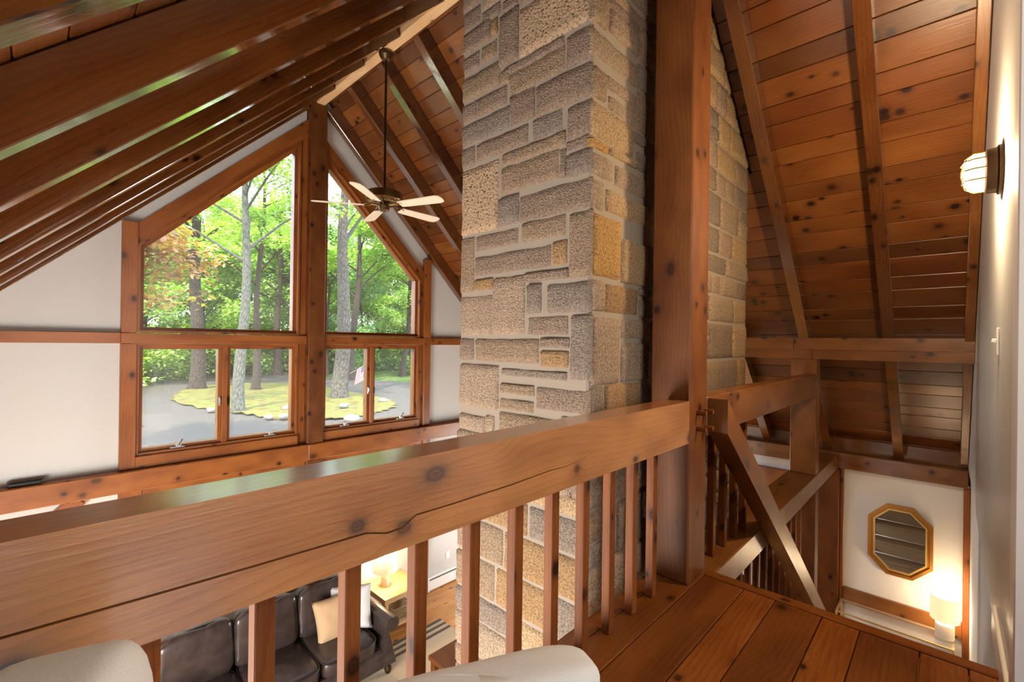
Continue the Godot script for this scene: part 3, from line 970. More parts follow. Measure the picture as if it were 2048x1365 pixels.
func make_chimney() -> void:
	var c := base("chimney", Vector3(1.90, 0, -1.29))
	tag(c, "tall square stone chimney of tan and grey ashlar rising through the roof", "chimney")
	var st := tool()
	cbox(st, Vector3(2.42, 7.9, 0.98), 0.01, 1, Vector2.ZERO, Vector3(1.21, 3.95, -0.49))
	mi("mortar", st.commit(), M.mortar, c)
	var noise := FastNoiseLite.new()
	noise.seed = 77
	noise.frequency = 0.6
	noise.fractal_octaves = 3
	var left: Array = LEFT_STONES.duplicate()
	left += ashlar(-2.265, -1.285, 0.05, 3.22)
	left += [[-1.66, -1.29, 3.24, 3.44, 0], [-2.265, -1.9, 3.23, 3.44, 4], [-1.89, -1.67, 3.23, 3.45, 1]]
	left += ashlar(-2.265, -1.285, 6.30, 7.4)
	var front: Array = FRONT_STONES.duplicate()
	front += ashlar(1.90, 4.3, 0.05, 3.60)
	front += ashlar(2.60, 4.3, 3.62, 7.0)
	front += ashlar(1.90, 2.58, 5.90, 7.4)
	var i := 0
	for side in [left, front]:
		for s in side:
			var w: float = absf(s[1] - s[0])
			var h: float = s[3] - s[2]
			if w < 0.03 or h < 0.03: continue
			var o := mi("stone", stone_mesh(w + 0.011, h + 0.011, noise, i * 3.7, rng.randf_range(0.006, 0.02)), M.stone[s[4]], c)
			if i < left.size():
				o.rotation.y = -PI / 2
				o.position = Vector3(0.0, (s[2] + s[3]) / 2, (s[0] + s[1]) / 2 + 1.29)
			else:
				o.position = Vector3((s[0] + s[1]) / 2 - 1.90, (s[2] + s[3]) / 2, 0.0)
			i += 1


# ---------------------------------------------------------------- railings, posts and beams of the loft and the stair
func make_loft_frame() -> void:
	var r := base("loft_railing", Vector3(0, LOFT, -1.04))
	tag(r, "massive brown timber guard rail with square balusters along the loft edge", "railing")
	# the rail is split along its face by a long drying crack
	var crack := [[-1.92, 0.83], [-0.026, 0.835], [0.15, 0.829], [0.31, 0.824], [0.545, 0.819], [0.60, 0.803], [0.64, 0.804], [0.683, 0.825], [0.793, 0.824], [1.038, 0.826], [1.225, 0.833], [1.324, 0.830], [1.499, 0.851], [1.60, 0.842], [2.384, 0.842]]
	var upper := PackedVector2Array([Vector2(2.384, 0.972), Vector2(-1.92, 0.972)])
	var lower := PackedVector2Array([Vector2(2.384, 0.75), Vector2(-1.92, 0.75)])
	for c in crack:
		var g: float = 0.0022 * clampf((1.6 - c[0]) * 2.0, 0.0, 1.0)
		upper.append(Vector2(c[0], c[1] + g))
		lower.append(Vector2(c[0], c[1] - g))
	mi("rail", prism(upper, -0.06, 0.06, Vector2(1, 0), Vector2(0.13, 0.31)), M.rail, r)
	mi("rail", prism(lower, -0.06, 0.06, Vector2(1, 0), Vector2(0.13, 0.31)), M.rail, r)
	box("rail_core", Vector3(-1.9, 0.79, -0.05), Vector3(2.38, 0.87, 0.048), M.post, r, 0, 0.0)
	for i in 17:
		var x: float = 2.15 - i * 0.2018
		if x < -1.1: continue
		box("baluster", Vector3(x, 0.001, -0.06), Vector3(x + 0.042, 0.752, -0.018), M.baluster, r, 1, 0.003)
	var p := box("ridge_post", Vector3(2.388, LOFT + 0.001, -1.20), Vector3(2.622, 6.9, -0.98), M.post, null, 1, 0.008)
	tag(p, "massive knotty square post rising in front of the stone chimney", "post")
	# pegs at the joint
	for q in [[2.485, -0.369], [2.485, -0.455], [2.585, -0.369], [2.585, -0.46]]:
		var peg := mi("wooden_peg", tube([Vector3(0, 0, 0.002), Vector3(0, 0, 0.05)], [0.013, 0.013], 12), M.baluster)
		peg.position = Vector3(q[0], E + q[1], -0.98)
		tag(peg, "round wooden peg end sticking out of the rail and post joint", "peg", "pegs of the rail joint")
	var r2 := base("stair_gallery_railing", Vector3(2.63, 2.665, -1.04))
	tag(r2, "short timber rail with balusters between big post and stair post", "railing")
	beam("rail", Vector3(0, 0.93, 0), Vector3(2.945, 0.93, 0), 0.12, 0.225, M.timber, r2)
	for i in 5: box("baluster", Vector3(0.13 + i * 0.2025, 0.002, -0.06), Vector3(0.172 + i * 0.2025, 0.817, -0.018), M.baluster, r2, 1, 0.003)
	var rim := box("floor_beam", Vector3(2.645, 2.485, -1.24), Vector3(6.895, 2.664, -0.98), M.timber, null, 0, 0.008)
	tag(rim, "horizontal beam along the far side of the stairwell at loft floor height", "beam")
	p = box("stair_post", Vector3(5.58, 2.666, -1.215), Vector3(5.745, 3.864, -0.98), M.timber, null, 1, 0.006)
	tag(p, "square post with a long crack standing on the stairwell beam", "post")
	p = box("stair_post", Vector3(5.58, 0, -1.215), Vector3(5.745, 2.483, -0.98), M.post, null, 1, 0.006)
	tag(p, "lower square post under the stairwell beam", "post")
	p = box("corner_post", Vector3(6.9, 0, -1.22), Vector3(6.995, 2.485, -0.965), M.post, null, 1, 0.006)
	tag(p, "dark brown corner post at the left of the mirror wall", "post")
	p = box("corner_trim", Vector3(6.96, 0, -0.963), Vector3(6.995, 2.485, -0.925), M.window_wood, null, 1)
	tag(p, "narrow orange trim strip at the left of the mirror wall", "trim")
	p = box("corner_trim", Vector3(6.955, 0, 0.13), Vector3(6.998, 2.485, WALL_Z + 0.018), M.window_wood, null, 1)
	tag(p, "narrow orange trim strip in the corner beside the grey wall", "trim")
	p = box("eave_beam", Vector3(6.9, 2.497, -5.99), Vector3(7.08, 2.685, WALL_Z - 0.002), M.timber, null, 2, 0.006)
	tag(p, "brown beam along the top of the mirror wall at the foot of the roof", "beam")
	p = box("lower_trim_beam", Vector3(6.955, 0.845, -0.92), Vector3(6.998, 1.03, 0.128), M.timber, null, 2)
	tag(p, "wide brown board on the mirror wall behind the glass console", "board")
	p = box("lower_trim_beam", Vector3(6.93, 2.05, -5.9), Vector3(6.998, 2.34, -1.24), M.girt, null, 2)
	tag(p, "brown head board on the right wall behind the stair balusters", "board")
	# purlin in two lengths with a scarf joint over the post
	var halves := [PackedVector2Array([Vector2(5.58, 3.9625), Vector2(5.702, 3.9625), Vector2(5.58, 4.082)]), PackedVector2Array([Vector2(5.58, 3.865), Vector2(5.76, 3.865), Vector2(5.76, 3.905), Vector2(5.706, 3.96), Vector2(5.58, 3.96)])]
	for i in 2:
		var o := base("purlin")
		for h in 2:
			var za: float = WALL_Z - 0.002 if i == 0 else ([-1.194, -1.024][h])
			var zb: float = [-1.19, -1.02][h] if i == 0 else -5.98
			mi(["upper_half", "lower_half"][h], prism(halves[h], za, zb, Vector2.ZERO, Vector2(0.2 + 0.3 * i, 0.1 + 0.2 * h)), M.timber, o)
		tag(o, ["long purlin beam across the right ceiling, ending at the grey wall", "purlin beam continuing behind the chimney beyond the scarf joint"][i], "beam", "purlins under the right roof")
	# sloping handrail of the stair, with a plumb-cut end
	var hr := mi("stair_handrail", prism(PackedVector2Array([Vector2(2.637, 3.698), Vector2(2.637, 3.512), Vector2(5.75, 0.99), Vector2(5.75, 1.176)]), -0.978, -0.872, Vector2(0.777, -0.63)), M.timber)
	tag(hr, "thick sloping stair handrail descending from the big post", "handrail")
	# stair
	var s := base("staircase", Vector3(2.64, 0, -0.86))
	tag(s, "steep staircase with brown carpet going down from the loft floor edge", "stairs")
	for i in 13:
		var y := LOFT - 0.195 * (i + 1)
		var step := PackedVector2Array()      # carpet wrapped over a rounded nosing
		var x0 := 0.235 * i + 0.015
		for k in 7:
			var t := PI / 2 - PI * k / 6.0
			step.append(Vector2(x0 + 0.245 + 0.022 * cos(t), y - 0.022 + 0.022 * sin(t)))
		step.append(Vector2(x0 + 0.232, y - 0.05)); step.append(Vector2(x0 + 0.228, y - 0.195)); step.append(Vector2(x0, y - 0.03)); step.append(Vector2(x0, y))
		mi("step", prism(step, 0.0, 1.02), M.carpet, s)
	mi("stringer", prism(PackedVector2Array([Vector2(0.0, LOFT - 0.28), Vector2(0.0, LOFT - 0.55), Vector2(2.65, 0.0), Vector2(3.15, 0.0), Vector2(3.15, 0.12)]), -0.045, -0.003, Vector2(0.77, -0.64)), M.post, s)
	# balusters screening the stair below the beam
	var sc := base("stair_screen", Vector3(2.9, 0, -1.04))
	tag(sc, "row of square balusters below the stairwell beam", "railing")
	box("sill", Vector3(-0.1, 1.2, -0.07), Vector3(2.66, 1.28, -0.01), M.baluster, sc, 0)
	for i in 13: box("baluster", Vector3(i * 0.2025, 1.282, -0.06), Vector3(i * 0.2025 + 0.042, 2.483, -0.018), M.baluster, sc, 1, 0.003)

# ---------------------------------------------------------------- fittings of the loft and the stair
func make_fan() -> void:
	var f := base("ceiling_fan", Vector3(2.543, 7.024, -4.30))
	tag(f, "brass ceiling fan with five pale blades hanging from the ridge beam on a long rod", "fan")
	mi("canopy", lathe([Vector2(0.0, -0.001), Vector2(0.075, -0.001), Vector2(0.078, -0.02), Vector2(0.07, -0.045), Vector2(0.045, -0.085), Vector2(0.02, -0.092), Vector2(0.0, -0.092)], 28), M.brass, f)
	mi("downrod", tube([Vector3(0, -0.09, 0), Vector3(0, -1.47, 0)], [0.0125, 0.0125], 14), M.bronze, f)
	mi("motor_housing", lathe([Vector2(0.0, -1.46), Vector2(0.03, -1.46), Vector2(0.04, -1.475), Vector2(0.17, -1.475), Vector2(0.185, -1.485), Vector2(0.185, -1.555), Vector2(0.17, -1.57), Vector2(0.10, -1.585), Vector2(0.0, -1.585)], 40), M.brass, f)
	var vents := tool()
	for k in 30:
		var t := TAU * k / 30
		cbox(vents, Vector3(0.045, 0.006, 0.008), 0.001, 0, Vector2.ZERO, Vector3(cos(t) * 0.125, -1.582, sin(t) * 0.125), Basis(Vector3.UP, -t))
	mi("vent_fins", vents.commit(), M.gold, f)
	mi("switch_cup", lathe([Vector2(0.0, -1.585), Vector2(0.052, -1.59), Vector2(0.06, -1.62), Vector2(0.052, -1.66), Vector2(0.03, -1.675), Vector2(0.0, -1.68)], 24), M.brass, f)
	for k in 5:
		var ang := deg_to_rad(-2.0 + 72.0 * k)
		var arm := Node3D.new()
		arm.name = "blade_arm"
		f.add_child(arm, true)
		arm.position = Vector3(0, -1.61, 0)
		arm.rotation.y = -ang
		for s in [-1.0, 1.0]:
			mi("iron", tube([Vector3(0.06, 0.0, 0.012 * s), Vector3(0.12, 0.012, 0.03 * s), Vector3(0.17, 0.0, 0.042 * s), Vector3(0.22, -0.004, 0.03 * s), Vector3(0.24, -0.006, 0.0)], [0.008, 0.007, 0.007, 0.007, 0.006], 8), M.brass, arm)
		var st := tool()
		var outline := PackedVector2Array([Vector2(0.20, -0.05), Vector2(0.28, -0.058), Vector2(0.66, -0.07), Vector2(0.70, -0.055), Vector2(0.715, -0.02), Vector2(0.715, 0.02), Vector2(0.70, 0.055), Vector2(0.66, 0.07), Vector2(0.28, 0.058), Vector2(0.20, 0.05)])
		var b := mi("blade", prism(outline, -0.004, 0.004), M.blade, arm)
		b.rotation = Vector3(-PI / 2 - deg_to_rad(12.0), 0, 0)
		b.position = Vector3(0, -0.008, 0)


func make_sconce() -> void:
	var s := base("wall_sconce", Vector3(2.94, 4.79, WALL_Z - 0.001))
	tag(s, "lit brass bulkhead wall light with a wire cage on the grey wall", "light")
	var turn := Basis(Vector3.RIGHT, -PI / 2)           # the axis points away from the wall
	var b := mi("base", lathe([Vector2(0.0, 0.0), Vector2(0.108, 0.0), Vector2(0.108, 0.012), Vector2(0.098, 0.018), Vector2(0.096, 0.05), Vector2(0.088, 0.055), Vector2(0.0, 0.055)], 32), M.bronze, s)
	b.transform.basis = turn
	var g := mi("lamp_glass", lathe([Vector2(0.084, 0.055), Vector2(0.084, 0.085), Vector2(0.075, 0.105), Vector2(0.05, 0.12), Vector2(0.0, 0.124)], 32), glow(Color(1.0, 0.80, 0.50), 5.0), s)
	g.transform.basis = turn
	for k in 3:
		var y: float = [-0.045, 0.0, 0.045][k]
		var w := sqrt(0.09 * 0.09 - y * y)
		var c := mi("cage_wire", tube([Vector3(-w, y, -0.05), Vector3(-w, y, -0.09), Vector3(-w * 0.8, y * 0.95, -0.118), Vector3(0, y * 0.9, -0.131), Vector3(w * 0.8, y * 0.95, -0.118), Vector3(w, y, -0.09), Vector3(w, y, -0.05)], [0.003, 0.003, 0.003, 0.003, 0.003, 0.003, 0.003], 6), M.brass, s)
	mi("cage_wire", tube([Vector3(0, -0.09, -0.05), Vector3(0, -0.09, -0.09), Vector3(0, -0.07, -0.118), Vector3(0, 0, -0.133), Vector3(0, 0.07, -0.118), Vector3(0, 0.09, -0.09), Vector3(0, 0.09, -0.05)], [0.003, 0.003, 0.003, 0.003, 0.003, 0.003, 0.003], 6), M.brass, s)
	omni("sconce_light", s, Vector3(0, 0, -0.10), Color(1.0, 0.86, 0.68), 3.2, 0.06)
	# switch
	var w := base("light_switch", Vector3(3.03, 4.032, WALL_Z - 0.001))
	tag(w, "white toggle switch plate on the grey wall", "switch")
	box("plate", Vector3(-0.038, -0.062, -0.007), Vector3(0.038, 0.062, 0), M.white_trim, w, 1, 0.003)
	var tg := box("toggle", Vector3(-0.005, -0.006, -0.022), Vector3(0.005, 0.012, -0.006), M.white_trim, w, 1, 0.002)
	tg.rotation.x = 0.3


func octagon(w: float, h: float, cw: float, ch: float) -> PackedVector2Array:
	return PackedVector2Array([Vector2(-cw, -h), Vector2(cw, -h), Vector2(w, -ch), Vector2(w, ch), Vector2(cw, h), Vector2(-cw, h), Vector2(-w, ch), Vector2(-w, -ch)])


func make_unseen_lamp() -> void:
	var l := base("unseen_ceiling_lamp", Vector3(0.9, 5.15, 1.3))  # out of view, placed to light the rail more than the far rafters
	tag(l, "unseen round ceiling lamp behind the viewer, lighting the rail", "lamp")
	mi("lamp_plate", lathe([Vector2(0.0, 0.0), Vector2(0.17, 0.0), Vector2(0.17, 0.02), Vector2(0.0, 0.02)], 28), M.brass, l)
	mi("lamp_bowl", lathe([Vector2(0.0, -0.09), Vector2(0.09, -0.075), Vector2(0.15, -0.03), Vector2(0.16, -0.001)], 28), glow(Color(1.0, 0.93, 0.82), 2.0), l)
	mi("lamp_rod", tube([Vector3(0, 0.02, 0), Vector3(0, 0.58, 0)], [0.012, 0.012], 8), M.brass, l)
	omni("lamp_light", l, Vector3(0, -0.05, 0), Color(1.0, 0.94, 0.87), 2.3, 0.12)


func make_mirror_wall() -> void:
	var m := base("octagonal_mirror", Vector3(6.995, 1.745, -0.395), -PI / 2)
	tag(m, "tall octagonal wall mirror in a stepped gilt frame", "mirror")
	var o1 := octagon(0.29, 0.41, 0.118, 0.235)
	var o2 := ring("frame", o1, 0.03, 0.0, 0.035, M.gilt, m)
	var o3 := ring("frame", o2, 0.022, 0.0, 0.022, M.gilt, m)
	var o4 := ring("frame", o3, 0.014, 0.0, 0.03, M.gold, m)
	mi("mirror_glass", prism(inset(o4, -0.004), 0.006, 0.012), M.mirror, m)
	# glass console
	var c := base("console_table", Vector3(6.57, 0, -0.94))
	tag(c, "narrow glass console with a thin gold frame below the mirror", "table")
	var gw := 1.01
	var gd := 0.36
	for x in [0.01, gd - 0.01]:
		for z in [0.01, gw - 0.01]: box("leg", Vector3(x - 0.01, 0.001, z - 0.01), Vector3(x + 0.01, 0.878, z + 0.01), M.gold, c, 1, 0.002)
	for y in [0.14, 0.878]:
		for x in [0.01, gd - 0.01]: box("rail", Vector3(x - 0.01, y, 0), Vector3(x + 0.01, y + 0.014, gw), M.gold, c, 2, 0.002)
		for z in [0.01, gw - 0.01]: box("rail", Vector3(0.02, y, z - 0.01), Vector3(gd - 0.02, y + 0.014, z + 0.01), M.gold, c, 0, 0.002)
	box("glass_top", Vector3(0.0, 0.893, 0.0), Vector3(gd, 0.901, gw), M.glass, c, 2, 0.001)
	box("glass_shelf", Vector3(0.02, 0.156, 0.02), Vector3(gd - 0.02, 0.162, gw - 0.02), M.glass, c, 2, 0.001)
	var l := base("table_lamp", Vector3(6.76, 0.902, -0.005))
	tag(l, "lit lamp with a cream drum shade and textured white base on the glass console", "lamp")
	mi("lamp_base", lathe([Vector2(0.0, 0.0), Vector2(0.072, 0.0), Vector2(0.078, 0.01), Vector2(0.078, 0.155), Vector2(0.07, 0.165), Vector2(0.012, 0.168), Vector2(0.012, 0.215), Vector2(0.0, 0.215)], 28), M.ceramic, l)
	var sh := glow(Color(1.0, 0.86, 0.62), 0.8)
	mi("lamp_shade", lathe([Vector2(0.118, 0.2), Vector2(0.12, 0.2), Vector2(0.12, 0.45), Vector2(0.118, 0.45), Vector2(0.118, 0.2)], 36), sh, l)
	omni("lamp_light", l, Vector3(0, 0.33, 0), Color(1.0, 0.87, 0.70), 0.38, 0.05)
	mi("lamp_bulb", lathe([Vector2(0.0, 0.27), Vector2(0.02, 0.285), Vector2(0.032, 0.33), Vector2(0.022, 0.36), Vector2(0.0, 0.372)], 14), glow(Color(1.0, 0.85, 0.62), 6.0), l)


# ---------------------------------------------------------------- living room below
func drum_lamp(called: String, label: String, at: Vector3, energy: float) -> void:
	var l := base(called, at)
	tag(l, label, "lamp", "living room table lamps")
	mi("lamp_base", lathe([Vector2(0.0, 0.0), Vector2(0.055, 0.0), Vector2(0.055, 0.17), Vector2(0.05, 0.18), Vector2(0.01, 0.18), Vector2(0.01, 0.24), Vector2(0.0, 0.24)], 24), M.ceramic, l)
	mi("lamp_shade", lathe([Vector2(0.168, 0.21), Vector2(0.17, 0.21), Vector2(0.165, 0.45), Vector2(0.163, 0.45), Vector2(0.168, 0.21)], 36), glow(Color(1.0, 0.84, 0.60), 0.75), l)
	mi("lamp_bulb", lathe([Vector2(0.0, 0.28), Vector2(0.02, 0.295), Vector2(0.032, 0.34), Vector2(0.022, 0.37), Vector2(0.0, 0.382)], 14), glow(Color(1.0, 0.82, 0.58), 6.0), l)
	omni("lamp_light", l, Vector3(0, 0.34, 0), Color(1.0, 0.82, 0.60), energy, 0.03)


func end_table(label: String, at: Vector3, w: float, d: float) -> void:
	var t := base("end_table", at)
	tag(t, label, "table", "live-edge end tables")
	var edge := PackedVector2Array()
	for k in 13: edge.append(Vector2(w * k / 12.0, 0.02 * sin(k * 1.7) + 0.012 * sin(k * 3.1)))
	edge.append(Vector2(w, -d)); edge.append(Vector2(0, -d))
	var top := mi("table_top", prism(edge, 0.0, 0.07), M.table, t)
	top.rotation.x = -PI / 2
	top.position = Vector3(0, 0.48, d)
	top.scale = Vector3(1, 1, 1)
	top.rotation.x = -PI / 2
	top.position.z = 0.0
	for x in [0.05, w - 0.05]:
		for z in [0.05, d - 0.05]: box("leg", Vector3(x - 0.022, 0.001, z - 0.022), Vector3(x + 0.022, 0.479, z + 0.022), M.table, t, 1)
	box("shelf", Vector3(0.03, 0.10, 0.03), Vector3(w - 0.03, 0.125, d - 0.03), M.table, t, 0)


func make_living() -> void:
	end_table("pale live-edge end table between the sofa and the gable wall", Vector3(3.27, 0, -5.97), 0.62, 0.60)
	drum_lamp("shade_lamp", "lit lamp with a woven drum shade on the live-edge end table", Vector3(3.48, 0.551, -5.72), 0.7)
	end_table("pale live-edge end table out of view at the far end of the sofa", Vector3(-0.12, 0, -5.97), 0.62, 0.60)
	drum_lamp("shade_lamp", "lit drum shade lamp out of view beside the left end of the sofa", Vector3(0.1, 0.551, -5.72), 2.0)  # out of view, placed to warm the wall below the sill beam
	# basket under the table
	var b := base("wicker_basket", Vector3(3.60, 0.126, -5.60))
	tag(b, "small cream wicker basket on the shelf of the end table", "basket")
	var st := tool()
	for k in 7:
		var s := 0.12 + 0.004 * k
		var loop := [Vector3(-s, 0.015 + k * 0.026, -s), Vector3(s, 0.015 + k * 0.026, -s), Vector3(s, 0.015 + k * 0.026, s), Vector3(-s, 0.015 + k * 0.026, s), Vector3(-s, 0.015 + k * 0.026, -s)]
		tube_into(st, loop, [0.014, 0.014, 0.014, 0.014, 0.014], 7, true)
	mi("weave", st.commit(), M.wicker, b)
	box("bottom", Vector3(-0.12, 0.002, -0.12), Vector3(0.12, 0.012, 0.12), M.wicker, b, 0, 0.002)
	# sofa
	var s := base("leather_sofa", Vector3(0.62, 0.0125, -5.82))
	tag(s, "dark brown leather sofa with rolled arms and nailhead trim", "sofa")
	var wr := FastNoiseLite.new()
	wr.seed = 4
	wr.frequency = 3.2
	wr.fractal_octaves = 3
	var w := 2.48
	var bs := tool()
	cbox(bs, Vector3(w - 0.2, 0.24, 0.95), 0.03, 0, Vector2.ZERO, Vector3(w / 2, 0.21, 0.55))
	mi("frame", bs.commit(), M.leather, s)
	bs = tool()
	cbox(bs, Vector3(w - 0.16, 0.72, 0.2), 0.06, 0, Vector2.ZERO, Vector3(w / 2, 0.53, 0.11), Basis(Vector3.RIGHT, -0.12))
	mi("back_frame", bs.commit(), M.leather, s)
	for x in [0.1, w - 0.1]:
		for z in [0.12, 0.98]:
			var leg := mi("leg", lathe([Vector2(0.0, 0.001), Vector2(0.03, 0.001), Vector2(0.045, 0.05), Vector2(0.035, 0.095), Vector2(0.0, 0.095)], 14), M.bronze, s)
			leg.position = Vector3(x, 0.0 if z > 0.5 else -0.0115, z)
	for i in 3:
		var x := 0.24 + 0.333 + i * 0.667
		var cu := mi("seat_cushion", cushion(Vector3(0.665, 0.2, 0.74), 0.32, 0.02, 18, 0.25, wr), M.leather, s)
		cu.position = Vector3(x, 0.405, 0.67)
		var pipe := []
		var rad := []
		for k in 33:
			var t := TAU * k / 32
			pipe.append(Vector3(signf(cos(t)) * pow(absf(cos(t)), 0.3) * 0.325, 0.07, signf(sin(t)) * pow(absf(sin(t)), 0.3) * 0.362))
			rad.append(0.007)
		mi("piping", tube(pipe, rad, 6, false), M.piping, cu)
		var bk := mi("back_cushion", cushion(Vector3(0.68, 0.56, 0.27), 0.42, 0.035, 20, 0.0, wr), M.leather, s)
		bk.position = Vector3(x, 0.72, 0.25)
		bk.rotation.x = -0.16
		pipe = []
		for k in 33:
			var t := TAU * k / 32
			pipe.append(Vector3(signf(cos(t)) * pow(absf(cos(t)), 0.42) * 0.338, signf(sin(t)) * pow(absf(sin(t)), 0.42) * 0.28, 0.045))
		mi("piping", tube(pipe, rad, 6, false), M.piping, bk)
	for side in 2:
		var x0: float = 0.0 if side == 0 else w - 0.24
		var mir := 1.0 if side == 1 else -1.0
		# scroll arm: a profile in x and y, swept along z
		var prof := PackedVector2Array()
		for k in 15:
			var t := -PI * 0.72 + TAU * 0.80 * k / 14.0
			prof.append(Vector2(mir * (0.05 + 0.085 * cos(t)), 0.585 + 0.085 * sin(t)))
		prof.append(Vector2(mir * -0.06, 0.45)); prof.append(Vector2(mir * -0.09, 0.12)); prof.append(Vector2(mir * 0.10, 0.12)); prof.append(Vector2(mir * 0.03, 0.40))
		var arm := mi("arm", prism(prof, 0.05, 1.03), M.leather, s)
		arm.position = Vector3(x0 + 0.12, 0, 0)
		var ns := tool()
		for k in 40:
			var t := float(k) / 39.0
			var p := Vector2.ZERO
			if t < 0.55:
				var a := -PI * 0.6 + TAU * 0.72 * t / 0.55
				p = Vector2(mir * (0.05 + 0.072 * cos(a)), 0.585 + 0.072 * sin(a))
			else:
				var u := (t - 0.55) / 0.45
				p = Vector2(mir * lerpf(0.035, 0.085, u * u), lerpf(0.49, 0.13, u))
			cbox(ns, Vector3(0.011, 0.011, 0.008), 0.003, 0, Vector2.ZERO, Vector3(p.x, p.y, 1.033))
		var nh := mi("nailheads", ns.commit(), M.brass, s)
		nh.position = arm.position
		nh.set_meta("kind", "stuff")
	# cushions on the sofa
	var pl := mi("throw_pillow", pillow(0.48, 0.17, wr), M.tan_cloth)
	pl.transform = Transform3D(Basis.from_euler(Vector3(-0.35, -0.25, 0.12)), Vector3(2.53, 0.72, -5.22))
	tag(pl, "tan square pillow leaning on the leather sofa", "pillow", "pillows on the sofa")
	pl = mi("throw_pillow", pillow(0.5, 0.17, wr), M.white_cloth)
	pl.transform = Transform3D(Basis.from_euler(Vector3(-0.3, -0.75, 0.1)), Vector3(2.73, 0.73, -5.26))
	tag(pl, "white square pillow against the sofa arm, behind the tan pillow", "pillow", "pillows on the sofa")
	# rug with a dark striped end
	var r := base("area_rug", Vector3(0.9, 0, -5.0))
	tag(r, "cream woven rug with dark grey striped border on the oak floor", "rug")
	box("field", Vector3(0, 0.001, 0.0), Vector3(3.2, 0.012, 1.9), M.rug, r, 0, 0.003)
	for k in 5: box("stripe", Vector3(0, 0.001, -0.26 + k * 0.052), Vector3(3.2, 0.011, -0.26 + k * 0.052 + (0.036 if k % 2 == 0 else 0.05)), M.rug_dark if k % 2 == 0 else M.rug, r, 0, 0.002)
	# coffee table corner
	var t := base("coffee_table", Vector3(3.13, 0, -4.22))
	tag(t, "brown wooden low table standing on the rug beside the chimney", "table")
	box("table_top", Vector3(0, 0.40, 0), Vector3(0.75, 0.45, 1.2), M.post, t, 2)
	for x in [0.05, 0.70]:
		for z in [0.06, 1.14]: box("leg", Vector3(x - 0.035, 0.013, z - 0.035), Vector3(x + 0.035, 0.399, z + 0.035), M.post, t, 1)
	# heater and outlet
	var h := base("baseboard_heater", Vector3(4.375, 0, -5.998))
	tag(h, "white metal baseboard heater along the gable wall", "heater")
	box("body", Vector3(0, 0.02, 0), Vector3(2.5, 0.17, 0.065), M.white_trim, h, 0)
	box("hood", Vector3(0, 0.198, 0), Vector3(2.5, 0.225, 0.06), M.white_trim, h, 0)
	box("slot", Vector3(0.01, 0.17, 0.001), Vector3(2.49, 0.198, 0.04), M.black, h, 0)
	box("end_cap", Vector3(-0.04, 0.01, 0), Vector3(0.03, 0.23, 0.072), M.white_trim, h, 1)
	var o := base("outlet", Vector3(4.82, 0.45, -5.998))
	tag(o, "white wall outlet above the baseboard heater", "outlet")
	box("plate", Vector3(-0.036, -0.058, 0), Vector3(0.036, 0.058, 0.006), M.white_trim, o, 1, 0.002)
	for y in [-0.025, 0.025]: box("socket", Vector3(-0.016, y - 0.014, 0.006), Vector3(0.016, y + 0.014, 0.009), M.white_trim, o, 0, 0.001)


# ---------------------------------------------------------------- white seats on the loft, at the lower edge of the picture
func make_seats() -> void:
	var wr := FastNoiseLite.new()
	wr.seed = 9
	wr.frequency = 5.0
	var c := base("armchair", Vector3(-0.16, LOFT, -0.27), deg_to_rad(-21.0))
	tag(c, "white fabric chair back with a rounded top in front of the rail, at lower left", "chair")
	var b := mi("backrest", cushion(Vector3(0.16, 0.92, 0.90), 0.3, 0.004, 24, 0.0, wr), M.white_cloth, c)
	b.position = Vector3(0.03, 0.49, -0.09)
	b = mi("seat", cushion(Vector3(0.62, 0.26, 0.74), 0.3, 0.004, 20, 0.0, wr), M.white_cloth, c)
	b.position = Vector3(-0.36, 0.29, 0.0)
	for x in [-0.6, 0.02]:
		for z in [-0.3, 0.28]: box("leg", Vector3(x - 0.02, 0.002, z - 0.02), Vector3(x + 0.02, 0.17, z + 0.02), M.post, c, 1)
	var o := base("upholstered_bench", Vector3(0.70, LOFT, -0.62), deg_to_rad(-26.0))
	tag(o, "white fabric seat with a rolled edge beside the balusters, at bottom center", "bench")
	var arm := mi("rolled_edge", cushion(Vector3(0.62, 0.15, 0.15), 0.5, 0.003, 22, 0.0, wr), M.white_cloth, o)
	arm.position = Vector3(-0.05, 0.42, -0.16)
	var seat := mi("seat", cushion(Vector3(0.6, 0.2, 0.42), 0.3, 0.003, 20, 0.0, wr), M.white_cloth, o)
	seat.position = Vector3(-0.06, 0.30, 0.02)
	var fr := box("frame", Vector3(-0.34, 0.14, -0.2), Vector3(0.22, 0.26, 0.2), M.white_cloth, o, 0, 0.02)
	for x in [-0.3, 0.18]:
		for z in [-0.16, 0.16]: box("leg", Vector3(x - 0.018, 0.002, z - 0.018), Vector3(x + 0.018, 0.14, z + 0.018), M.post, o, 1)

# ---------------------------------------------------------------- outdoors
const GY := 0.6           # ground of the yard, which rises from the house


func ground_y(x: float, z: float) -> float:
	return GY - 0.9 * clampf((z + 15.0) / 8.0, 0.0, 1.0) + 0.012 * maxf(0.0, -z - 40.0)


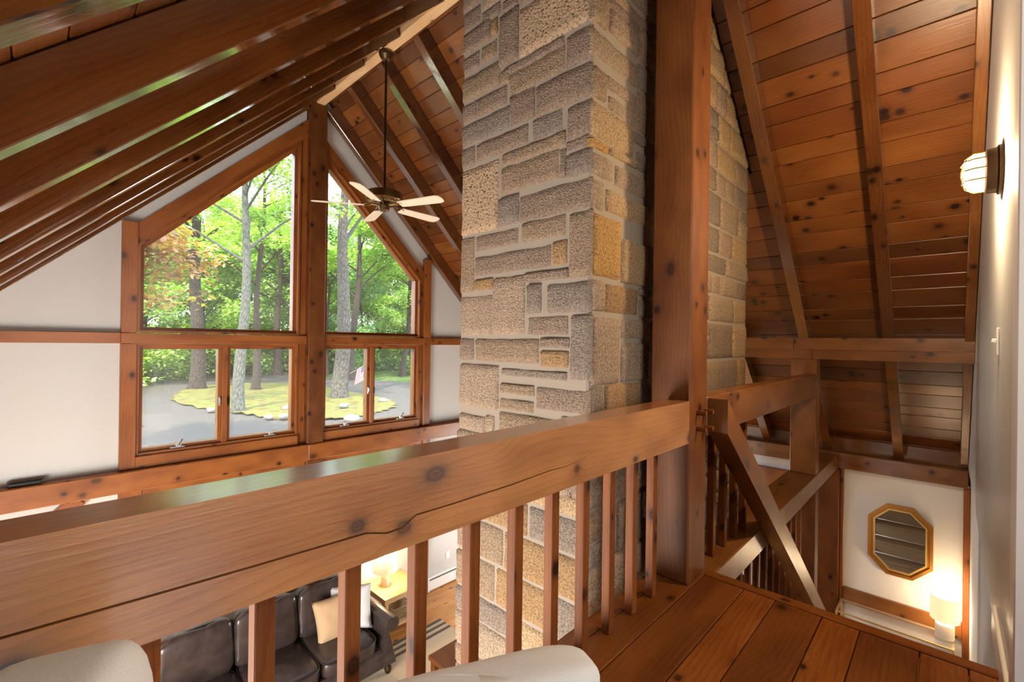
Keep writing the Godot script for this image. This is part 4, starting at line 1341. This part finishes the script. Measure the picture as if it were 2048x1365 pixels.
func ground_mesh(inside: Callable, x0: float, x1: float, z0: float, z1: float, step: float, lift: float, bumps: FastNoiseLite, amp: float) -> ArrayMesh:
	var st := tool()
	st.set_smooth_group(0)
	var at := func(x: float, z: float) -> Vector3:
		return Vector3(x, ground_y(x, z) + lift + bumps.get_noise_2d(x, z) * amp, z)
	var x := x0
	while x < x1:
		var z := z0
		while z < z1:
			if inside.call(x + step / 2, z + step / 2):
				for k in [[0, 0], [1, 0], [1, 1], [0, 0], [1, 1], [0, 1]]: st.add_vertex(at.call(x + k[0] * step, z + k[1] * step))
			z += step
		x += step
	st.index()
	st.generate_normals()
	var got := st.commit()
	var a := got.surface_get_arrays(0)
	var nn: PackedVector3Array = a[Mesh.ARRAY_NORMAL]
	if nn.size() and nn[0].y < 0.0:
		for i in nn.size(): nn[i] = -nn[i]
		var ix: PackedInt32Array = a[Mesh.ARRAY_INDEX]
		for i in range(0, ix.size(), 3):
			var t := ix[i + 1]
			ix[i + 1] = ix[i + 2]
			ix[i + 2] = t
		a[Mesh.ARRAY_NORMAL] = nn
		a[Mesh.ARRAY_INDEX] = ix
		got = ArrayMesh.new()
		got.add_surface_from_arrays(Mesh.PRIMITIVE_TRIANGLES, a)
	return got


func island(x: float, z: float) -> float:      # below 1 on the grass island inside the turning circle
	var u := (x - 10.0) / 4.6
	var v := (z + 28.5) / 10.0
	return sqrt(u * u + v * v) + 0.035 * sin(5.0 * atan2(v, u) + 1.0)


func turning_circle(x: float, z: float) -> float:
	return sqrt(pow((x - 11.8) / 9.4, 2.0) + pow((z + 28.5) / 15.5, 2.0)) + 0.02 * sin(4.0 * atan2(z + 28.5, x - 11.8))


func leaf_cluster(seed_: int, leaves: int, spread: float, size: float) -> ArrayMesh:
	var r := RandomNumberGenerator.new()
	r.seed = seed_
	var st := tool()
	for k in leaves:
		var c := Vector3(r.randfn(0, spread), r.randfn(0, spread * 0.55), r.randfn(0, spread))
		var b := Basis.from_euler(Vector3(r.randf_range(-0.7, 0.7), r.randf() * TAU, r.randf_range(-0.7, 0.7)))
		var l := size * r.randf_range(0.7, 1.3)
		var p := [c + b * Vector3(-l, 0, 0), c + b * Vector3(-l * 0.1, 0.08 * l, -l * 0.55), c + b * Vector3(l, -0.1 * l, 0), c + b * Vector3(-l * 0.1, 0.08 * l, l * 0.55)]
		var n: Vector3 = b * Vector3.UP
		tri(st, p[0], p[1], p[2], n, Vector2.ZERO, Vector2.ZERO, Vector2.ZERO)
		tri(st, p[0], p[2], p[3], n, Vector2.ZERO, Vector2.ZERO, Vector2.ZERO)
	return st.commit()


func foliage(parent: Node, mesh: Mesh, spots: Array, tints: Array, r: RandomNumberGenerator, scale0 := 0.7, scale1 := 1.3) -> void:
	var mm := MultiMesh.new()
	mm.transform_format = MultiMesh.TRANSFORM_3D
	mm.use_colors = true
	mm.mesh = mesh
	mm.instance_count = spots.size()
	for i in spots.size():
		var b := Basis.from_euler(Vector3(r.randf_range(-0.4, 0.4), r.randf() * TAU, r.randf_range(-0.4, 0.4))).scaled(Vector3.ONE * r.randf_range(scale0, scale1))
		mm.set_instance_transform(i, Transform3D(b, spots[i]))
		var c: Color = tints[r.randi() % tints.size()]
		var f := r.randf_range(0.8, 1.3)
		mm.set_instance_color(i, Color(c.r * f, c.g * f, c.b * f))
	var o := MultiMeshInstance3D.new()
	o.name = "foliage"
	o.multimesh = mm
	o.material_override = M.leaf
	o.set_meta("kind", "stuff")
	parent.add_child(o, true)


# a tree: trunk with a flared foot, branches, and sprays of leaves round their ends
func tree(called: String, label: String, group: String, x: float, z: float, r0: float, height: float, lean: Vector2, bark: int, fork: float, branches: int, reach: float, sprays: int, per: int, tints: Array, cluster: Mesh, seed_: int, low := 0.0) -> Node3D:
	var r := RandomNumberGenerator.new()
	r.seed = seed_
	var t := base(called, Vector3(x, ground_y(x, z) - 0.1, z))
	tag(t, label, "tree", group)
	var path := []
	var rad := []
	for k in 13:
		var h := height * k / 12.0
		var w := sin(h * 0.5 + seed_) * 0.12 * minf(1.0, h / 3.0)
		path.append(Vector3(lean.x * h / height + w, h, lean.y * h / height + w * 0.5))
		rad.append(r0 * (1.0 - 0.72 * k / 12.0) * (1.7 if k == 0 else 1.0))
	path.insert(1, path[0].lerp(path[1], 0.25))
	rad.insert(1, r0 * 1.12)
	mi("trunk", tube(path, rad, 12, true, 1.0), M.bark[bark], t)
	var ends := []
	for k in branches:
		var h := lerpf(fork, height * 0.97, float(k) / branches)
		var i := clampi(int(h / height * 12.0) + 1, 1, 12)
		var p: Vector3 = path[i]
		p.y = h
		var a := r.randf() * TAU
		var l := reach * r.randf_range(0.6, 1.1) * (1.0 - 0.35 * float(k) / branches)
		var d := Vector3(cos(a), r.randf_range(0.25, 0.9), sin(a)).normalized()
		var mid := p + d * l * 0.5 + Vector3(0, 0.1 * l, 0)
		var end := p + d * l + Vector3(0, 0.12 * l, 0)
		var br: float = rad[i] * 0.45
		mi("branch", tube([p, p.lerp(mid, 0.5), mid, end], [br, br * 0.8, br * 0.6, br * 0.15], 6, false, 1.0), M.bark[bark], t)
		ends.append([mid, end])
	var spots := []
	for k in sprays:
		var e: Array = ends[r.randi() % ends.size()]
		var c: Vector3 = e[0].lerp(e[1], r.randf_range(0.3, 1.25)) + Vector3(r.randfn(0, 0.5), r.randfn(0, 0.35), r.randfn(0, 0.5))
		if low > 0.0 and r.randf() < 0.4: c.y = lerpf(low, fork, r.randf())
		for j in per: spots.append(c + Vector3(r.randfn(0, 0.55), r.randfn(0, 0.14), r.randfn(0, 0.55)))
	foliage(t, cluster, spots, tints, r)
	return t


func make_outdoors() -> void:
	var bumps := FastNoiseLite.new()
	bumps.seed = 3
	bumps.frequency = 0.25
	var g := mi("woodland_floor", ground_mesh(func(_x, _z): return true, -40.0, 75.0, -120.0, -6.5, 2.5, -0.12, bumps, 0.12), M.forest_floor)
	tag(g, "leafy green woodland floor beyond the driveway", "", "", "structure")
	g = mi("driveway", ground_mesh(func(x, z): return turning_circle(x, z) < 1.0 or (absf(x - 12.0 + (z + 40.0) * 0.9) < 2.4 and z < -35.0 and z > -75.0) or (x > -2.0 and x < 20.0 and z > -22.0), -6.0, 60.0, -75.0, -8.0, 0.5, 0.0, bumps, 0.05), M.gravel)
	tag(g, "grey gravel driveway curving round the grass island", "", "", "structure")
	g = mi("lawn_island", ground_mesh(func(x, z): return island(x, z) < 1.0, 0.0, 24.0, -42.0, -14.0, 0.25, 0.06, bumps, 0.14), M.lawn)
	tag(g, "mossy yellow-green grass island inside the driveway loop", "", "", "structure")
	var near_c := leaf_cluster(1, 13, 0.22, 0.095)
	var far_c := leaf_cluster(2, 12, 0.38, 0.19)
	var green := [Color(0.24, 0.36, 0.09), Color(0.31, 0.45, 0.11), Color(0.39, 0.53, 0.15), Color(0.20, 0.32, 0.10), Color(0.46, 0.59, 0.19)]
	var fresh := [Color(0.34, 0.52, 0.09), Color(0.44, 0.60, 0.13), Color(0.28, 0.44, 0.08), Color(0.52, 0.66, 0.20)]
	var cool := [Color(0.19, 0.32, 0.13), Color(0.26, 0.41, 0.18), Color(0.34, 0.48, 0.24)]
	var copper := [Color(0.34, 0.15, 0.05), Color(0.42, 0.22, 0.07), Color(0.27, 0.14, 0.07), Color(0.45, 0.31, 0.12)]
	# trees on the island and beside it
	tree("lichen_tree", "pale lichen-grey tree on the grass island, left of the middle post", "", 6.6, -23.6, 0.27, 15.0, Vector2(0.5, -0.5), 0, 7.0, 12, 4.2, 70, 9, green, near_c, 5)
	tree("oak_tree", "thick pale-barked tree carrying the flag, right of the middle post", "", 12.25, -25.3, 0.45, 17.0, Vector2(0.35, 0.0), 2, 9.0, 12, 4.6, 70, 9, green, near_c, 6)
	tree("oak_tree", "dark trunk with flared foot at the driveway bend, left window", "", 7.5, -35.4, 0.46, 17.0, Vector2(-0.2, 0.0), 1, 8.0, 12, 5.0, 90, 9, cool, near_c, 7)
	tree("slim_tree", "slim dark trunk just right of the lichen tree", "", 10.3, -33.2, 0.26, 15.0, Vector2(0.3, 0.0), 1, 7.0, 10, 4.0, 70, 9, fresh, near_c, 8)
	tree("slim_tree", "slim dark trunk next to the middle post in the left window", "", 15.6, -44.4, 0.34, 15.0, Vector2(0.0, 0.0), 1, 6.0, 10, 4.0, 80, 9, green, far_c, 9)
	tree("slim_tree", "dark double trunk behind the flag", "", 18.6, -36.5, 0.36, 15.0, Vector2(0.9, 0.0), 1, 7.0, 10, 4.2, 80, 9, fresh, far_c, 10)
	tree("slim_tree", "leaning slim trunk in the right window beyond the driveway", "", 25.0, -38.5, 0.28, 15.0, Vector2(1.4, 0.0), 1, 5.0, 10, 4.2, 90, 9, fresh, far_c, 12)
	tree("slim_tree", "straight dark trunk at right in the right window", "", 30.0, -37.0, 0.3, 15.0, Vector2(-0.4, 0.0), 1, 5.0, 10, 4.2, 90, 9, cool, far_c, 13)
	tree("copper_maple", "copper-leaved maple branch hanging at the left of the upper window", "", 1.0, -16.5, 0.12, 7.2, Vector2(0.5, 0.0), 1, 4.6, 12, 2.0, 46, 8, copper, near_c, 14)
	# the woods behind
	var r := RandomNumberGenerator.new()
	r.seed = 21
	var taken := []
	for k in 46:
		var z := -44.0 - 26.0 * r.randf() - (8.0 if k % 3 == 0 else 0.0)
		var x := lerpf(-0.13, 1.02, (k + r.randf()) / 46.0) * -z + r.randf_range(-1.5, 1.5)
		for tries in 30:
			var clear := true
			for q in taken:
				if Vector2(x, z).distance_to(q) < 5.4: clear = false
			if clear: break
			z = -44.0 - 34.0 * r.randf()
			x = lerpf(-0.13, 1.02, (k + r.randf()) / 46.0) * -z + r.randf_range(-2.0, 2.0)
		taken.append(Vector2(x, z))
		tree("woodland_tree", "slender leafy tree in the dense woods beyond the driveway", "trees of the woods", x, z, r.randf_range(0.14, 0.28), r.randf_range(13.0, 20.0), Vector2(r.randf_range(-0.8, 0.8), 0), [1, 1, 2][k % 3], r.randf_range(3.5, 6.0), 14, 4.8, 200, 8, [green, fresh, cool, fresh][k % 4], far_c, 100 + k, 1.2)
	# shrubs along the far edge of the driveway
	for k in 60:
		var far := k % 2 == 0
		var f := float(k) / 60.0
		var x := 0.0
		var z := 0.0
		if far:
			z = -46.0 - 8.0 * r.randf()
			x = lerpf(-0.1, 0.98, f) * -z
		else:
			z = -36.0 - 6.0 * r.randf() + 8.0 * maxf(0.0, f - 0.6)
			x = lerpf(-0.08, 0.13, f * 2.0) * -z if f < 0.5 else lerpf(0.68, 0.95, f * 2.0 - 1.0) * -z
		if turning_circle(x, z) < 1.05 or Vector2(x, z).distance_to(Vector2(30.0, -37.0)) < 2.5 or Vector2(x, z).distance_to(Vector2(25.0, -38.5)) < 2.5: continue
		var b := base("shrub", Vector3(x, ground_y(x, z), z))
		tag(b, "low leafy shrub along the far edge of the driveway", "shrub", "shrubs at the wood's edge")
		mi("stem", tube([Vector3(0, -0.1, 0), Vector3(0.05, 0.6, 0), Vector3(0.1, 1.0, 0.05)], [0.05, 0.035, 0.01], 6), M.bark[1], b)
		var spots := []
		for j in 90: spots.append(Vector3(r.randfn(0, 0.9), absf(r.randfn(0.5, 0.45)), r.randfn(0, 0.7)))
		foliage(b, far_c, spots, [green, fresh, cool][k % 3], r)
	# stones at the island's edge
	var rocks := [[5.7, -24.2, 0.45, "dark rounded stone on the grass edge, left window"], [6.9, -20.6, 0.4, "stone in the low row below the lichen tree, left end"], [7.4, -20.2, 0.5, "flat stone in the low row below the lichen tree"], [7.9, -20.6, 0.36, "middle stone of the low row below the lichen tree"], [8.35, -20.2, 0.42, "pale stone of the low row, right of its middle"], [8.8, -20.5, 0.4, "stone at the right end of the low row"], [8.4, -22.6, 0.5, "single pale stone lying behind the low row"], [13.2, -22.2, 0.5, "flat stone on the grass right of the flag tree"], [10.7, -21.6, 0.55, "stone at the foot of the flag tree"], [9.2, -17.8, 0.6, "grey stone at the left edge of the right window"]]
	var rn := FastNoiseLite.new()
	rn.seed = 12
	rn.frequency = 0.9
	for q in rocks:
		var o := mi("field_stone", cushion(Vector3(q[2], q[2] * 0.5, q[2] * 0.75), 0.75, 0.22 * q[2], 10, 0.0, rn), M.rock)
		o.position = Vector3(q[0], ground_y(q[0], q[1]) + 0.06 + q[2] * 0.12, q[1])
		o.rotation.y = q[0] * 3.0
		tag(o, q[3], "stone", "stones on the island")
	# flag on the thick tree
	var f := base("flag", Vector3(12.95, 2.0, -24.9), deg_to_rad(-40.0))
	tag(f, "striped flag on a short pole fixed to the thick tree", "flag")
	mi("pole", tube([Vector3(-0.25, 0.05, 0), Vector3(0.72, 0.62, 0)], [0.014, 0.014], 8), M.metal, f)
	var im := Image.create(190, 100, false, Image.FORMAT_RGB8)
	for k in 13: im.fill_rect(Rect2i(0, int(k * 100 / 13.0), 190, 8), Color(0.72, 0.12, 0.16) if k % 2 == 0 else Color(0.94, 0.93, 0.92))
	im.fill_rect(Rect2i(0, 0, 76, 54), Color(0.13, 0.17, 0.38))
	for j in 9:
		for i in (6 if j % 2 == 0 else 5): im.fill_rect(Rect2i(5 + i * 12 + (0 if j % 2 == 0 else 6), 4 + j * 5, 3, 3), Color(0.94, 0.93, 0.92))
	var fm := mat(Color.WHITE, 0.9)
	fm.albedo_texture = ImageTexture.create_from_image(im)
	fm.backlight_enabled = true
	fm.backlight = Color(0.6, 0.6, 0.6)
	var st := tool()
	st.set_smooth_group(0)
	var pt := func(u: float, v: float) -> Vector3:    # u: away from the pole, hanging down; v: along the pole
		return Vector3(lerpf(0.72, 0.12, v) - 0.16 * u, lerpf(0.62, 0.27, v) - 0.92 * u, 0.05 * sin(v * 9.0 + u * 2.0))
	for i in 10:
		for j in 10:
			for k in [[0, 0], [1, 0], [1, 1], [0, 0], [1, 1], [0, 1]]:
				var u: float = (i + k[0]) / 10.0
				var v: float = (j + k[1]) / 10.0
				st.set_uv(Vector2(u, v))
				st.add_vertex(pt.call(u, v))
	st.index()
	st.generate_normals()
	mi("cloth", st.commit(), fm, f)


func _ready() -> void:
	rng.seed = 2024
	setup_view()
	make_materials()
	make_roof()
	make_gable()
	make_shell()
	make_chimney()
	make_loft_frame()
	make_fan()
	make_sconce()
	make_unseen_lamp()
	make_mirror_wall()
	make_living()
	make_seats()
	make_outdoors()
